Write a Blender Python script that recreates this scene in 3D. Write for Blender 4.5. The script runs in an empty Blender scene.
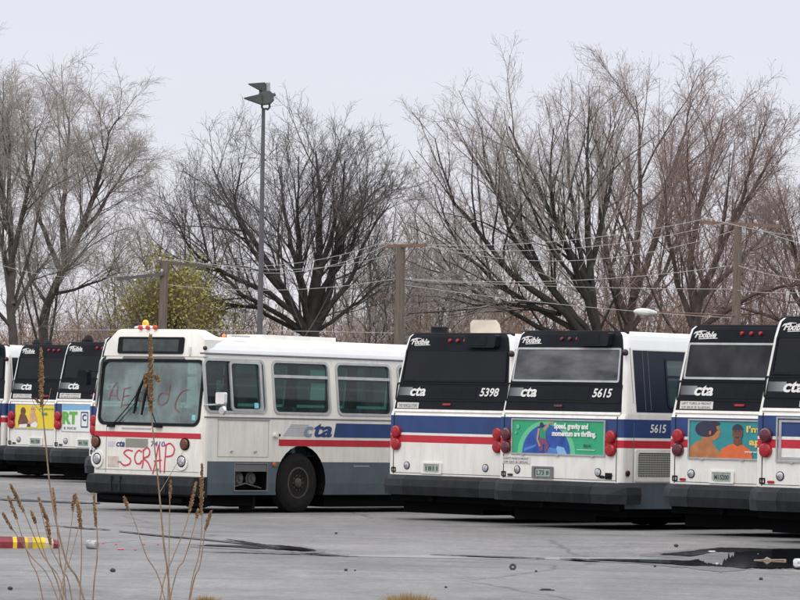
import bpy, bmesh, math, random
import numpy as np
from mathutils import Vector, Matrix
random.seed(7); RNG = np.random.default_rng(11)
sc = bpy.context.scene
col = sc.collection

# ------------------------------------------------------------------ camera
EYE, FPX, HOR, ROLL = 1.652, 4000.0, 413.27, 0.0217     # eye height (m), focal length (px of 800), horizon row, roll
cd = bpy.data.cameras.new("camera"); cam = bpy.data.objects.new("camera", cd); col.objects.link(cam)
cd.sensor_width = 36; cd.lens = FPX / 800 * 36; cd.shift_y = (HOR - 300) / 800
cd.clip_start = 0.5; cd.clip_end = 9000
cr, sr = math.cos(ROLL), math.sin(ROLL)
cam.matrix_world = Matrix(((cr, -sr, 0, 0), (0, 0, -1, 0), (sr, cr, 0, EYE), (0, 0, 0, 1)))
sc.camera = cam

# ------------------------------------------------------------------ world: overcast
SUN_EL, SUN_AZ = math.radians(48), math.radians(-150)    # azimuth measured from +Y towards +X
wd = bpy.data.worlds.new("World"); sc.world = wd; wd.use_nodes = True
nt = wd.node_tree; nt.nodes.clear()
N = nt.nodes.new; L = nt.links.new
out = N('ShaderNodeOutputWorld'); mixs = N('ShaderNodeMixShader'); mixs.inputs[0].default_value = 0.9
sky = N('ShaderNodeTexSky'); sky.sky_type = 'NISHITA'; sky.sun_disc = False
sky.sun_elevation = SUN_EL; sky.sun_rotation = SUN_AZ; sky.dust_density = 4.0
b1 = N('ShaderNodeBackground'); b1.inputs[1].default_value = 0.10; L(sky.outputs[0], b1.inputs[0])
b2 = N('ShaderNodeBackground')
tc = N('ShaderNodeTexCoord'); sx = N('ShaderNodeSeparateXYZ'); L(tc.outputs['Generated'], sx.inputs[0])
cl = N('ShaderNodeValToRGB')
cl.color_ramp.elements[0].position = 0.0; cl.color_ramp.elements[0].color = (.91, .90, .945, 1)
cl.color_ramp.elements[1].position = 1.0; cl.color_ramp.elements[1].color = (1, 1, 1, 1)
e = cl.color_ramp.elements.new(0.11); e.color = (.835, .855, .96, 1)
L(sx.outputs[2], cl.inputs[0])
mr = N('ShaderNodeMapRange'); mr.inputs[1].default_value = 0.12; mr.inputs[2].default_value = 0.95
mr.inputs[3].default_value = 1.0; mr.inputs[4].default_value = 2.2; L(sx.outputs[2], mr.inputs[0])
nz = N('ShaderNodeTexNoise'); nz.inputs['Scale'].default_value = 3.5; nz.inputs['Detail'].default_value = 3
L(tc.outputs['Generated'], nz.inputs['Vector'])
m2 = N('ShaderNodeMapRange'); m2.inputs[3].default_value = .95; m2.inputs[4].default_value = 1.05; L(nz.outputs[0], m2.inputs[0])
mm = N('ShaderNodeMath'); mm.operation = 'MULTIPLY'; L(mr.outputs[0], mm.inputs[0]); L(m2.outputs[0], mm.inputs[1])
L(cl.outputs[0], b2.inputs[0]); L(mm.outputs[0], b2.inputs[1])
L(b1.outputs[0], mixs.inputs[1]); L(b2.outputs[0], mixs.inputs[2]); L(mixs.outputs[0], out.inputs[0])

# ------------------------------------------------------------------ sun
sl = bpy.data.lights.new("sun", 'SUN'); sl.energy = 0.8; sl.angle = math.radians(25); sl.color = (1, .97, .92)
so = bpy.data.objects.new("sun", sl); col.objects.link(so); so.location = (0, 0, 60)
sd = Vector((math.sin(SUN_AZ) * math.cos(SUN_EL), math.cos(SUN_AZ) * math.cos(SUN_EL), math.sin(SUN_EL)))
so.rotation_euler = sd.to_track_quat('Z', 'Y').to_euler()
sc.view_settings.view_transform = 'Standard'; sc.view_settings.look = 'None'
sc.view_settings.exposure = 0.0; sc.view_settings.gamma = 1.0; sc.view_settings.use_curve_mapping = False
sc.cycles.transparent_max_bounces = 16; sc.cycles.max_bounces = 6

# ------------------------------------------------------------------ helpers
def ray(px, py):
    dx, dy = px - 400, py - HOR
    return (dx * cr + dy * sr) / FPX, -(-dx * sr + dy * cr) / FPX
def at(px, py, Y):                       # photo pixel -> point at distance Y
    u, v = ray(px, py); return Vector((u * Y, Y, EYE + v * Y))
def on_ground(px, py):                   # photo pixel -> point of the ground
    u, v = ray(px, py); Y = -EYE / v
    for _ in range(4): Y = (gz(u * Y, Y) - EYE) / v
    return Vector((u * Y, Y, gz(u * Y, Y)))

MATS = {}
def mat(name, c, rough=.6, metal=0., var=.12, scale=3., c2=None, stretch=(1, 1, 1), bump=0., coat=0., emit=0., spec=.5, dirt=0., dirt_c=(.10, .085, .065)):
    if name in MATS: return MATS[name]
    m = bpy.data.materials.new(name); m.use_nodes = True; t = m.node_tree; b = t.nodes['Principled BSDF']
    b.inputs['Roughness'].default_value = rough; b.inputs['Metallic'].default_value = metal
    b.inputs['Specular IOR Level'].default_value = spec; b.inputs['Coat Weight'].default_value = coat
    tc = t.nodes.new('ShaderNodeTexCoord'); mp = t.nodes.new('ShaderNodeMapping'); mp.inputs['Scale'].default_value = stretch
    t.links.new(tc.outputs['Object'], mp.inputs[0])
    n = t.nodes.new('ShaderNodeTexNoise'); n.inputs['Scale'].default_value = scale; n.inputs['Detail'].default_value = 5
    t.links.new(mp.outputs[0], n.inputs['Vector'])
    r = t.nodes.new('ShaderNodeValToRGB')
    lo = c2 or tuple(v * (1 - var) for v in c); hi = c if c2 else tuple(min(1, v * (1 + var)) for v in c)
    r.color_ramp.elements[0].position = .32; r.color_ramp.elements[0].color = (*lo, 1)
    r.color_ramp.elements[1].position = .68; r.color_ramp.elements[1].color = (*hi, 1)
    t.links.new(n.outputs[0], r.inputs[0]); last = r.outputs[0]
    if dirt:                              # streaky grime with a shape of its own
        mp2 = t.nodes.new('ShaderNodeMapping'); mp2.inputs['Scale'].default_value = (5, 5, .9); oi = t.nodes.new('ShaderNodeObjectInfo'); sc_ = t.nodes.new('ShaderNodeMath'); sc_.operation = 'MULTIPLY'; sc_.inputs[1].default_value = 37.; t.links.new(oi.outputs['Random'], sc_.inputs[0])
        va = t.nodes.new('ShaderNodeVectorMath'); t.links.new(tc.outputs['Object'], va.inputs[0]); t.links.new(sc_.outputs[0], va.inputs[1]); t.links.new(va.outputs[0], mp2.inputs[0])
        n2 = t.nodes.new('ShaderNodeTexNoise'); n2.inputs['Scale'].default_value = 1.6; n2.inputs['Detail'].default_value = 8; n2.inputs['Roughness'].default_value = .7
        t.links.new(mp2.outputs[0], n2.inputs['Vector'])
        k = t.nodes.new('ShaderNodeMapRange'); k.inputs[1].default_value = .45; k.inputs[2].default_value = .85; k.inputs[4].default_value = dirt
        t.links.new(n2.outputs[0], k.inputs[0])
        n3 = t.nodes.new('ShaderNodeTexNoise'); n3.inputs['Scale'].default_value = 1.1; n3.inputs['Detail'].default_value = 6; n3.inputs['Roughness'].default_value = .65; t.links.new(va.outputs[0], n3.inputs['Vector'])
        k3 = t.nodes.new('ShaderNodeMapRange'); k3.inputs[1].default_value = .50; k3.inputs[2].default_value = .80; k3.inputs[4].default_value = dirt * .8; t.links.new(n3.outputs[0], k3.inputs[0])
        mxx = t.nodes.new('ShaderNodeMath'); mxx.operation = 'MAXIMUM'; t.links.new(k.outputs[0], mxx.inputs[0]); t.links.new(k3.outputs[0], mxx.inputs[1])
        mx = t.nodes.new('ShaderNodeMix'); mx.data_type = 'RGBA'; t.links.new(mxx.outputs[0], mx.inputs[0]); t.links.new(last, mx.inputs[6])
        mx.inputs[7].default_value = (*dirt_c, 1); last = mx.outputs[2]
    t.links.new(last, b.inputs['Base Color'])
    if bump:
        bp = t.nodes.new('ShaderNodeBump'); bp.inputs['Strength'].default_value = bump; bp.inputs['Distance'].default_value = .02
        t.links.new(n.outputs[0], bp.inputs['Height']); t.links.new(bp.outputs[0], b.inputs['Normal'])
    if emit:
        t.links.new(last, b.inputs['Emission Color']); b.inputs['Emission Strength'].default_value = emit
    MATS[name] = m; return m
def glass(name, tint, dust, gloss=.12, rough=.03, blotch=0.):
    if name in MATS: return MATS[name]
    m = bpy.data.materials.new(name); m.use_nodes = True; t = m.node_tree; t.nodes.clear()
    n = t.nodes.new; l = t.links.new
    o = n('ShaderNodeOutputMaterial'); tr = n('ShaderNodeBsdfTransparent'); tr.inputs[0].default_value = (*tint, 1)
    df = n('ShaderNodeBsdfDiffuse'); df.inputs[0].default_value = (.36, .45, .44, 1)
    gl = n('ShaderNodeBsdfGlossy'); gl.inputs['Roughness'].default_value = rough
    tc = n('ShaderNodeTexCoord'); nz = n('ShaderNodeTexNoise'); nz.inputs['Scale'].default_value = 2.2; nz.inputs['Detail'].default_value = 6
    l(tc.outputs['Object'], nz.inputs['Vector'])
    mr = n('ShaderNodeMapRange'); mr.inputs[1].default_value = .3; mr.inputs[2].default_value = .7
    mr.inputs[3].default_value = dust * .5; mr.inputs[4].default_value = dust * 1.5; l(nz.outputs[0], mr.inputs[0])
    m1 = n('ShaderNodeMixShader'); l(mr.outputs[0], m1.inputs[0]); l(tr.outputs[0], m1.inputs[1]); l(df.outputs[0], m1.inputs[2])
    lw = n('ShaderNodeLayerWeight'); lw.inputs[0].default_value = .5
    pw = n('ShaderNodeMath'); pw.operation = 'POWER'; pw.inputs[1].default_value = 4.; l(lw.outputs['Facing'], pw.inputs[0])
    fr = n('ShaderNodeMath'); fr.operation = 'MULTIPLY_ADD'; fr.inputs[1].default_value = .8; fr.inputs[2].default_value = .035; l(pw.outputs[0], fr.inputs[0])
    ad = n('ShaderNodeMath'); ad.operation = 'ADD'; ad.inputs[1].default_value = gloss * .1; l(fr.outputs[0], ad.inputs[0])
    m2 = n('ShaderNodeMixShader'); l(ad.outputs[0], m2.inputs[0]); l(m1.outputs[0], m2.inputs[1]); l(gl.outputs[0], m2.inputs[2])
    l(m2.outputs[0], o.inputs[0]); MATS[name] = m; return m

class MB:
    def __init__(s): s.v = []; s.f = []; s.m = []
    def add(s, vs, fs, mi=0):
        o = len(s.v); s.v += [tuple(p) for p in vs]; s.f += [tuple(i + o for i in f) for f in fs]; s.m += [mi] * len(fs)
    def box(s, x0, x1, y0, y1, z0, z1, mi=0):
        s.add([(x0, y0, z0), (x1, y0, z0), (x1, y1, z0), (x0, y1, z0), (x0, y0, z1), (x1, y0, z1), (x1, y1, z1), (x0, y1, z1)],
              [(0, 3, 2, 1), (4, 5, 6, 7), (0, 1, 5, 4), (1, 2, 6, 5), (2, 3, 7, 6), (3, 0, 4, 7)], mi)
    def tube(s, pts, r, k=6, mi=0, caps=True):
        pts = [Vector(p) for p in pts]; n = len(pts); rs = r if isinstance(r, (list, tuple)) else [r] * n
        vs = []; up = None
        for i, p in enumerate(pts):
            d = (pts[min(i + 1, n - 1)] - pts[max(i - 1, 0)]).normalized()
            if up is None: up = d.orthogonal().normalized()
            up = (up - d * up.dot(d)); up = up.normalized() if up.length > 1e-6 else d.orthogonal().normalized()
            w = d.cross(up)
            for j in range(k):
                a = 2 * math.pi * j / k; vs.append(p + (up * math.cos(a) + w * math.sin(a)) * rs[i])
        fs = [(i * k + j, i * k + (j + 1) % k, (i + 1) * k + (j + 1) % k, (i + 1) * k + j) for i in range(n - 1) for j in range(k)]
        if caps: fs += [tuple(range(k))[::-1], tuple(range((n - 1) * k, n * k))]
        s.add(vs, fs, mi)
    def lathe(s, prof, c, axis='x', k=24, mi=0, closed=False):   # prof: (along axis, radius)
        vs = []
        for a_, r in prof:
            for j in range(k):
                t = 2 * math.pi * j / k; u, v = r * math.cos(t), r * math.sin(t)
                vs.append({'x': (c[0] + a_, c[1] + u, c[2] + v), 'y': (c[0] + u, c[1] + a_, c[2] + v), 'z': (c[0] + u, c[1] + v, c[2] + a_)}[axis])
        n = len(prof)
        fs = [(i * k + j, i * k + (j + 1) % k, (i + 1) * k + (j + 1) % k, (i + 1) * k + j) for i in range(n - 1) for j in range(k)]
        fs += [tuple(range(k))[::-1], tuple(range((n - 1) * k, n * k))]
        s.add(vs, fs, mi)
    def prism(s, surf, pts, o1, o0=-.004, mi=0):                  # polygon on a surface, front at o1, back at o0
        n = len(pts); vs = [surf(x, z, o1) for x, z in pts] + [surf(x, z, o0) for x, z in pts]
        s.add(vs, [tuple(range(n))] + [(i, i + n, (i + 1) % n + n, (i + 1) % n) for i in range(n)] + [tuple(range(2 * n - 1, n - 1, -1))], mi)
    def sheet(s, surf, x0, x1, z0, z1, o, nx=1, nz_=1, mi=0):
        vs = [surf(x0 + (x1 - x0) * i / nx, z0 + (z1 - z0) * j / nz_, o) for j in range(nz_ + 1) for i in range(nx + 1)]
        s.add(vs, [(j * (nx + 1) + i, j * (nx + 1) + i + 1, (j + 1) * (nx + 1) + i + 1, (j + 1) * (nx + 1) + i) for j in range(nz_) for i in range(nx)], mi)
    def ring(s, surf, outer, inner, o1, o0=-.004, mi=0):          # frame between two loops of equal length
        n = len(outer)
        vs = [surf(x, z, o1) for x, z in outer] + [surf(x, z, o1) for x, z in inner] + [surf(x, z, o0) for x, z in outer] + [surf(x, z, o0) for x, z in inner]
        fs = []
        for i in range(n):
            j = (i + 1) % n
            fs += [(i, j, n + j, n + i), (2 * n + i, 2 * n + j, j, i), (n + i, n + j, 3 * n + j, 3 * n + i)]
        s.add(vs, fs, mi)
    def text(s, surf, txt, x0, x1, z0, z1, o, shear=.0, bold=.0, mi=0):
        vs, fs = text_geo(txt, shear, bold)
        xs = [v[0] for v in vs]; ys = [v[1] for v in vs]; ax, bx, ay, by = min(xs), max(xs), min(ys), max(ys)
        s.add([surf(x0 + (x - ax) / (bx - ax) * (x1 - x0), z0 + (y - ay) / (by - ay) * (z1 - z0), o) for x, y in vs], fs, mi)
    def mesh(s, name, mats):
        me = bpy.data.meshes.new(name); me.from_pydata(s.v, [], s.f)
        for m in (mats if isinstance(mats, (list, tuple)) else [mats]): me.materials.append(m)
        me.polygons.foreach_set('material_index', s.m); me.update(); return me
    def build(s, name, mats, parent=None, smooth=False, recalc=True):
        me = s.mesh(name, mats)
        if recalc:
            bm = bmesh.new(); bm.from_mesh(me); bmesh.ops.recalc_face_normals(bm, faces=bm.faces); bm.to_mesh(me); bm.free()
        if smooth:
            me.polygons.foreach_set('use_smooth', [True] * len(me.polygons))
            try: me.set_sharp_from_angle(angle=math.radians(35))
            except Exception: pass
        return link(name, me, parent)
def link(name, me, parent=None, loc=None):
    o = bpy.data.objects.new(name, me); col.objects.link(o)
    if parent: o.parent = parent
    if loc is not None: o.location = loc
    return o
def thing(name, label, cat, loc=(0, 0, 0), rz=0, group=None):
    o = bpy.data.objects.new(name, None); col.objects.link(o); o.location = loc; o.rotation_euler = (0, 0, rz); o.empty_display_size = .3
    o['label'] = label; o['category'] = cat
    if group: o['group'] = group
    return o
def tag(o, label, cat, group=None):
    o['label'] = label; o['category'] = cat
    if group: o['group'] = group
    return o
_tg = {}
def text_geo(txt, shear, bold):
    key = (txt, shear, bold)
    if key not in _tg:
        c = bpy.data.curves.new('t', 'FONT'); c.body = txt; c.shear = shear; c.offset = bold; c.resolution_u = 3; c.fill_mode = 'FRONT'
        o = bpy.data.objects.new('t', c); col.objects.link(o); dg = bpy.context.evaluated_depsgraph_get(); dg.update()
        me = o.evaluated_get(dg).to_mesh(); _tg[key] = ([(v.co.x, v.co.y) for v in me.vertices], [tuple(p.vertices) for p in me.polygons])
        o.to_mesh_clear(); bpy.data.objects.remove(o); bpy.data.curves.remove(c)
    return _tg[key]
def rr(x0, x1, z0, z1, r, n=4):
    out = []
    for cx, cz, a0 in ((x1 - r, z1 - r, 0), (x0 + r, z1 - r, 90), (x0 + r, z0 + r, 180), (x1 - r, z0 + r, 270)):
        for i in range(n + 1):
            a = math.radians(a0 + 90 * i / n); out.append((cx + r * math.cos(a), cz + r * math.sin(a)))
    return out
def ell(cx, cz, rx, rz, n=16): return [(cx + rx * math.cos(2 * math.pi * i / n), cz + rz * math.sin(2 * math.pi * i / n)) for i in range(n)]
def boolean(me, cutters):
    o = link('tmp', me); cs = []
    for c in cutters:
        co = link('cut', c); cs.append(co); m = o.modifiers.new('b', 'BOOLEAN'); m.object = co; m.operation = 'DIFFERENCE'; m.solver = 'EXACT'
    dg = bpy.context.evaluated_depsgraph_get(); dg.update()
    r = bpy.data.meshes.new_from_object(o.evaluated_get(dg)); 
    bpy.data.objects.remove(o)
    for c in cs: bpy.data.objects.remove(c)
    return r

# ------------------------------------------------------------------ ground height: a slightly uneven lot
A0 = dict(A=(-.1728, 64.1289, .7436, -.0414), B=(1.5197, 61.2661, .7932, -.0304), C=(3.8389, 57.0107, .7133, .0185), D=(4.7308, 53.1628, .6936, .0648),
          E=(-8.8065, 89.541, .7048, .0181), F=(-7.4373, 85.689, .7063, .0382))
A0['G'] = (-10.83, 91.5, .705, .018)
_q = at(87.5, 455.5, 75.5); A0['H'] = (_q.x, _q.y, .70, 0.0)
MAN = (-3.201 - 1.28 * math.cos(.705), 65.509 + 1.28 * math.sin(.705), .705, -.068)
SEG = [(x + 1.28 * math.cos(a), y - 1.28 * math.sin(a), math.sin(a), math.cos(a), z) for x, y, a, z in A0.values()]
SEG.append((MAN[0], MAN[1], math.sin(.705), math.cos(.705), MAN[3]))
def gz(x, y):
    sw, s_ = .06, 0.
    for sx_, sy_, ux, uy, z in SEG:
        t = min(12., max(0., (x - sx_) * ux + (y - sy_) * uy)); d2 = (x - sx_ - ux * t) ** 2 + (y - sy_ - uy * t) ** 2
        w = math.exp(-d2 / 5.); sw += w; s_ += w * z
    return s_ / sw

# ------------------------------------------------------------------ materials
WHITE = mat('bus_white_paint', (.80, .78, .73), .38, var=.035, scale=2, dirt=.5, dirt_c=(.40, .35, .28), coat=.1)
CREAM = mat('bus_cream_paint', (.79, .765, .69), .40, var=.03, scale=2, dirt=.5, dirt_c=(.42, .36, .28), coat=.1)
BLUE = mat('bus_blue_band', (.018, .050, .17), .4, var=.12, scale=4, dirt=.15, dirt_c=(.08, .10, .15))
RED = mat('bus_red_band', (.50, .018, .035), .4, var=.10, scale=4, dirt=.12)
GREY = mat('bus_grey_skirt', (.085, .115, .135), .55, var=.12, scale=3, dirt=.45, dirt_c=(.05, .048, .045))
BLACK = mat('rear_black_shell', (.009, .011, .015), .5, var=.25, scale=3, dirt=.2, dirt_c=(.022, .021, .021), spec=.14)
NAVY = mat('side_navy_panel', (.007, .013, .026), .35, var=.2, spec=.3)
HATCH = mat('hatch_black', (.006, .007, .009), .6, var=.3, scale=8, spec=.2)
RUBBER = mat('bumper_rubber', (.011, .0125, .016), .65, var=.25, scale=4, dirt=.6, dirt_c=(.042, .040, .038), spec=.25, bump=.3)
RUBBER2 = mat('bumper_corner_rubber', (.018, .021, .027), .65, var=.22, scale=4, dirt=.3, dirt_c=(.04, .039, .037), spec=.3)
DARK = mat('underside_dark', (.005, .005, .006), .95, spec=.1)
TYRE = mat('tyre_rubber', (.014, .0135, .013), .9, var=.25, scale=12, bump=.2, dirt=.4, dirt_c=(.032, .029, .026), spec=.2)
RIM = mat('rusty_rim', (.062, .047, .038), .7, var=.4, scale=14)
SILVER = mat('aluminium_trim', (.48, .48, .47), .38, metal=.55, var=.12, scale=6)
CHROME = mat('chrome', (.75, .75, .76), .12, metal=1., var=.05)
LAMPRED = mat('red_lens', (.34, .006, .014), .3, var=.35, scale=26, coat=.2, bump=.3)
LAMPDK = mat('dark_red_lens', (.09, .008, .015), .2, var=.2, scale=20, coat=.5)
MAROON = mat('maroon_lens', (.03, .006, .015), .3)
ORANGE = mat('orange_reflector', (.45, .10, .02), .35)
BROWN = mat('amber_brown_lens', (.13, .045, .022), .3, var=.3, scale=30)
LENS = mat('clear_lens', (.50, .51, .53), .12, var=.5, scale=22, metal=.6, coat=.4)
STICK = mat('white_sticker', (.62, .61, .57), .5, var=.06)
STXT = mat('sticker_print', (.16, .16, .17), .6)
LETTER = mat('white_lettering', (.74, .73, .70), .5, var=.06, scale=10)
NAVYL = mat('navy_lettering', (.02, .045, .16), .5)
PLATE = mat('plate_green_grey', (.30, .36, .32), .5, var=.15, scale=20)
PLTX = mat('plate_print', (.03, .06, .05), .6)
GLD = mat('dark_rear_glass', (.005, .005, .006), .15, var=.5, scale=1.6, spec=.28)
GLM = mat('sooty_glass', (.045, .042, .044), .3, c2=(.008, .008, .009), scale=2.4, spec=.3)
GLDUST = mat('dusty_reflection_glass', (.15, .147, .15), .4, c2=(.012, .012, .014), scale=1.7, stretch=(.8, 1, 2.4))  # dust, with a blurred sky reflection put into the pale bands
WINTEAL = mat('side_tinted_glass', (.03, .055, .06), .08, var=.3, scale=2, coat=.4)
ROOFW = mat('roof_white', (.84, .84, .83), .4, var=.03, scale=3, dirt=.12, dirt_c=(.5, .48, .42))
INT = mat('bus_interior', (.12, .13, .13), .8, var=.3, scale=2)
SEATM = mat('seat_moulding', (.10, .16, .20), .6)
GW = glass('windshield_glass', (.45, .58, .56), .38, gloss=.3)
GS = glass('side_window_glass', (.22, .42, .40), .05, gloss=.1)

def gradient_mat():
    m = bpy.data.materials.new('logo_speed_block'); m.use_nodes = True; t = m.node_tree; b = t.nodes['Principled BSDF']
    tc = t.nodes.new('ShaderNodeTexCoord'); s = t.nodes.new('ShaderNodeSeparateXYZ'); t.links.new(tc.outputs['Generated'], s.inputs[0])
    r = t.nodes.new('ShaderNodeValToRGB'); r.color_ramp.elements[0].color = (.05, .055, .06, 1); r.color_ramp.elements[1].color = (.24, .25, .25, 1)
    r.color_ramp.elements[1].position = .9
    t.links.new(s.outputs[0], r.inputs[0]); t.links.new(r.outputs[0], b.inputs['Base Color']); b.inputs['Roughness'].default_value = .5; return m
LOGOB = gradient_mat()
def grille_mat():
    m = bpy.data.materials.new('engine_grille'); m.use_nodes = True; t = m.node_tree; b = t.nodes['Principled BSDF']
    tc = t.nodes.new('ShaderNodeTexCoord'); mp = t.nodes.new('ShaderNodeMapping'); mp.inputs['Rotation'].default_value = (math.radians(45), 0, 0)
    v = t.nodes.new('ShaderNodeTexChecker'); v.inputs['Scale'].default_value = 42
    v.inputs['Color1'].default_value = (.40, .40, .36, 1); v.inputs['Color2'].default_value = (.035, .035, .035, 1)
    t.links.new(tc.outputs['Object'], mp.inputs[0]); t.links.new(mp.outputs[0], v.inputs[0]); t.links.new(v.outputs[0], b.inputs['Base Color'])
    b.inputs['Roughness'].default_value = .6; return m
GRILLE = grille_mat()

# ------------------------------------------------------------------ rear-engined city bus (local frame: rear at y=0 facing the camera, x to the right)
HW = 1.28
def leanF(z): return 0. if z < 1.68 else (.04 * (z - 1.68) / .06 if z < 1.74 else .04 + .18 * (z - 1.74) / 1.24)
def tumF(z): return 0. if z < 1.74 else .147 * (z - 1.74) / 1.24
def RF(x, z, o): return (x, leanF(z) - o, z)
def SFr(y, z, o): return (HW - tumF(z) + o, y, z)
def SFl(y, z, o): return (-HW + tumF(z) - o, y, z)
def loop(hx, y0, y1, z, r, rf, n=3):
    pts = []
    for cx, cy, a0, rad in ((-hx + r, y0 + r, 180, r), (hx - r, y0 + r, 270, r), (hx - rf, y1 - rf, 0, rf), (-hx + rf, y1 - rf, 90, rf)):
        for i in range(n + 1):
            a = math.radians(a0 + 90 * i / n); pts.append((cx + rad * math.cos(a), cy + rad * math.sin(a), z))
    return pts
def shell(levels, length, cmat, r=.07, rf=.3, n=3):
    """levels: (z, side inset, rear inset, front inset); cmat(segment, zmid) -> material index; segment 'rear','side','front','corner'"""
    mb = MB(); K = 4 * (n + 1); vs = []
    for z, t, l, fr in levels: vs += loop(HW - t, l, length - fr, z, r, rf, n)
    seg = {}
    for i in range(K):
        q, s_ = divmod(i, n + 1)
        seg[i] = 'corner' if s_ < n else ('rear', 'side', 'front', 'side')[q]
    for j in range(len(levels) - 1):
        zm = (levels[j][0] + levels[j + 1][0]) / 2
        for i in range(K):
            k = (i + 1) % K
            mb.v, base = mb.v, 0
            mb.f.append((j * K + i, j * K + k, (j + 1) * K + k, (j + 1) * K + i)); mb.m.append(cmat(seg[i], zm))
    mb.v = vs
    mb.f.append(tuple(range(K))[::-1]); mb.m.append(cmat('bottom', 0))
    mb.f.append(tuple(range((len(levels) - 1) * K, len(levels) * K))); mb.m.append(cmat('top', 9))
    return mb
def cyl_cut(x0, x1, y, z, r, mats, mi):
    mb = MB(); mb.lathe([(x0, r), (x1, r)], (0, y, z), 'x', 28, mi); me = mb.mesh('c', mats)
    bm = bmesh.new(); bm.from_mesh(me); bmesh.ops.recalc_face_normals(bm, faces=bm.faces); bm.to_mesh(me); bm.free(); return me
def cut_mesh(mb, mats):
    me = mb.mesh('c', mats); bm = bmesh.new(); bm.from_mesh(me); bmesh.ops.recalc_face_normals(bm, faces=bm.faces); bm.to_mesh(me); bm.free(); return me

def wheel_mesh(w=.28, R=.51):
    t = MB(); t.lathe([(-w / 2 + .02, .27), (-w / 2, .36), (-w / 2 + .015, R - .06), (-w / 2 + .06, R - .005), (0, R), (w / 2 - .06, R - .005), (w / 2 - .015, R - .06), (w / 2, .36), (w / 2 - .02, .27)], (0, 0, 0), 'x', 36)
    r = MB(); r.lathe([(-w / 2 + .02, .268), (w / 2 - .015, .268), (w / 2 - .01, .24), (w / 2 - .06, .225), (w / 2 - .10, .19), (w / 2 - .05, .15), (w / 2 - .04, .09), (w / 2 + .0, .075), (w / 2 + .01, .05)], (0, 0, 0), 'x', 28)
    for i in range(10):
        a = 2 * math.pi * i / 10; r.tube([(w / 2 - .06, .125 * math.cos(a), .125 * math.sin(a)), (w / 2 - .015, .125 * math.cos(a), .125 * math.sin(a))], .016, 6)
        a += .3; r.tube([(w / 2 - .085, .205 * math.cos(a), .205 * math.sin(a)), (w / 2 - .074, .205 * math.cos(a), .205 * math.sin(a))], .030, 8, 1)
    def fin(mb, nm, ms):
        me = mb.mesh(nm, ms); bm = bmesh.new(); bm.from_mesh(me); bmesh.ops.recalc_face_normals(bm, faces=bm.faces); bm.to_mesh(me); bm.free()
        me.polygons.foreach_set('use_smooth', [True] * len(me.polygons)); me.set_sharp_from_angle(angle=math.radians(40)); return me
    return fin(t, 'wheel', [TYRE]), fin(r, 'rim', [RIM, DARK])
WHEEL, WRIM = wheel_mesh()
def wheel(parent, x, y, side):
    o = link('wheel', WHEEL, parent, (x, y, .51)); r = link('rim', WRIM, o)
    if side < 0: o.rotation_euler = (0, 0, math.pi)

def flx_body():
    lv = [(.33, .02, .03, .02), (.72, 0, 0, 0), (1.235, 0, 0, 0), (1.35, 0, 0, 0), (1.39, 0, 0, 0), (1.50, 0, 0, 0), (1.665, tumF(1.665), leanF(1.665), .02), (1.74, 0, .04, .04)]
    for z in (2.2, 2.72): lv.append((z, tumF(z), leanF(z), .1 + .2 * (z - 1.74)))
    lv += [(2.85, tumF(2.85) + .015, leanF(2.85), .35), (2.92, tumF(2.92) + .03, leanF(2.92), .4), (2.965, .22, leanF(2.96) + .01, .5), (2.985, .42, .27, .6), (2.995, .8, .6, .9)]
    def cm(seg, z):
        if seg == 'rear': return 3 if z > 1.74 else (0 if z < 1.235 or 1.35 < z < 1.39 or z > 1.665 else (1 if z < 1.36 else 2))
        if seg == 'bottom': return 5
        if z < .72: return 4 if seg != 'corner' else 5
        if 1.235 < z < 1.35: return 1
        if 1.39 < z < 1.665: return 2
        if z > 2.7: return 6
        return 0
    mats = [WHITE, RED, BLUE, BLACK, GREY, DARK, ROOFW]
    me = cut_mesh(shell(lv, 12.1, cm), mats)
    cuts = [cyl_cut(-1.5, -.8, y, .51, .60, mats, 5) for y in (3.1, 9.9)] + [cyl_cut(.8, 1.5, y, .51, .60, mats, 5) for y in (3.1, 9.9)]
    return boolean(me, cuts)
FLXBODY = flx_body(); FLXBODY.name = 'body'
CACHE = {}
def part(key, name, parent, mats, fn, smooth=False):
    if key in CACHE: return link(name, CACHE[key], parent)
    mb = MB(); fn(mb); o = mb.build(name, mats, parent, smooth); CACHE[key] = o.data; return o

def lamp(parent, name, surf, x, z, r, lens, d=.045, rim=None):
    mb = MB(); n = 18; k = ell(x, z, r, r, n); k2 = ell(x, z, r * .82, r * .82, n); k3 = ell(x, z, r * .4, r * .4, n)
    vs = [surf(a, b, -.004) for a, b in k] + [surf(a, b, d * .6) for a, b in k] + [surf(a, b, d * .9) for a, b in k2] + [surf(a, b, d) for a, b in k3]
    fs = [(j * n + i, j * n + (i + 1) % n, (j + 1) * n + (i + 1) % n, (j + 1) * n + i) for j in range(3) for i in range(n)] + [tuple(range(3 * n, 4 * n))]
    mb.add(vs, fs); 
    if rim: mb.ring(surf, ell(x, z, r * 1.22, r * 1.22, n), ell(x, z, r * 1.0, r * 1.0, n), d * .45, -.004, 1)
    return mb.build(name, [lens] + ([rim] if rim else []), parent, True)

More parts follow.
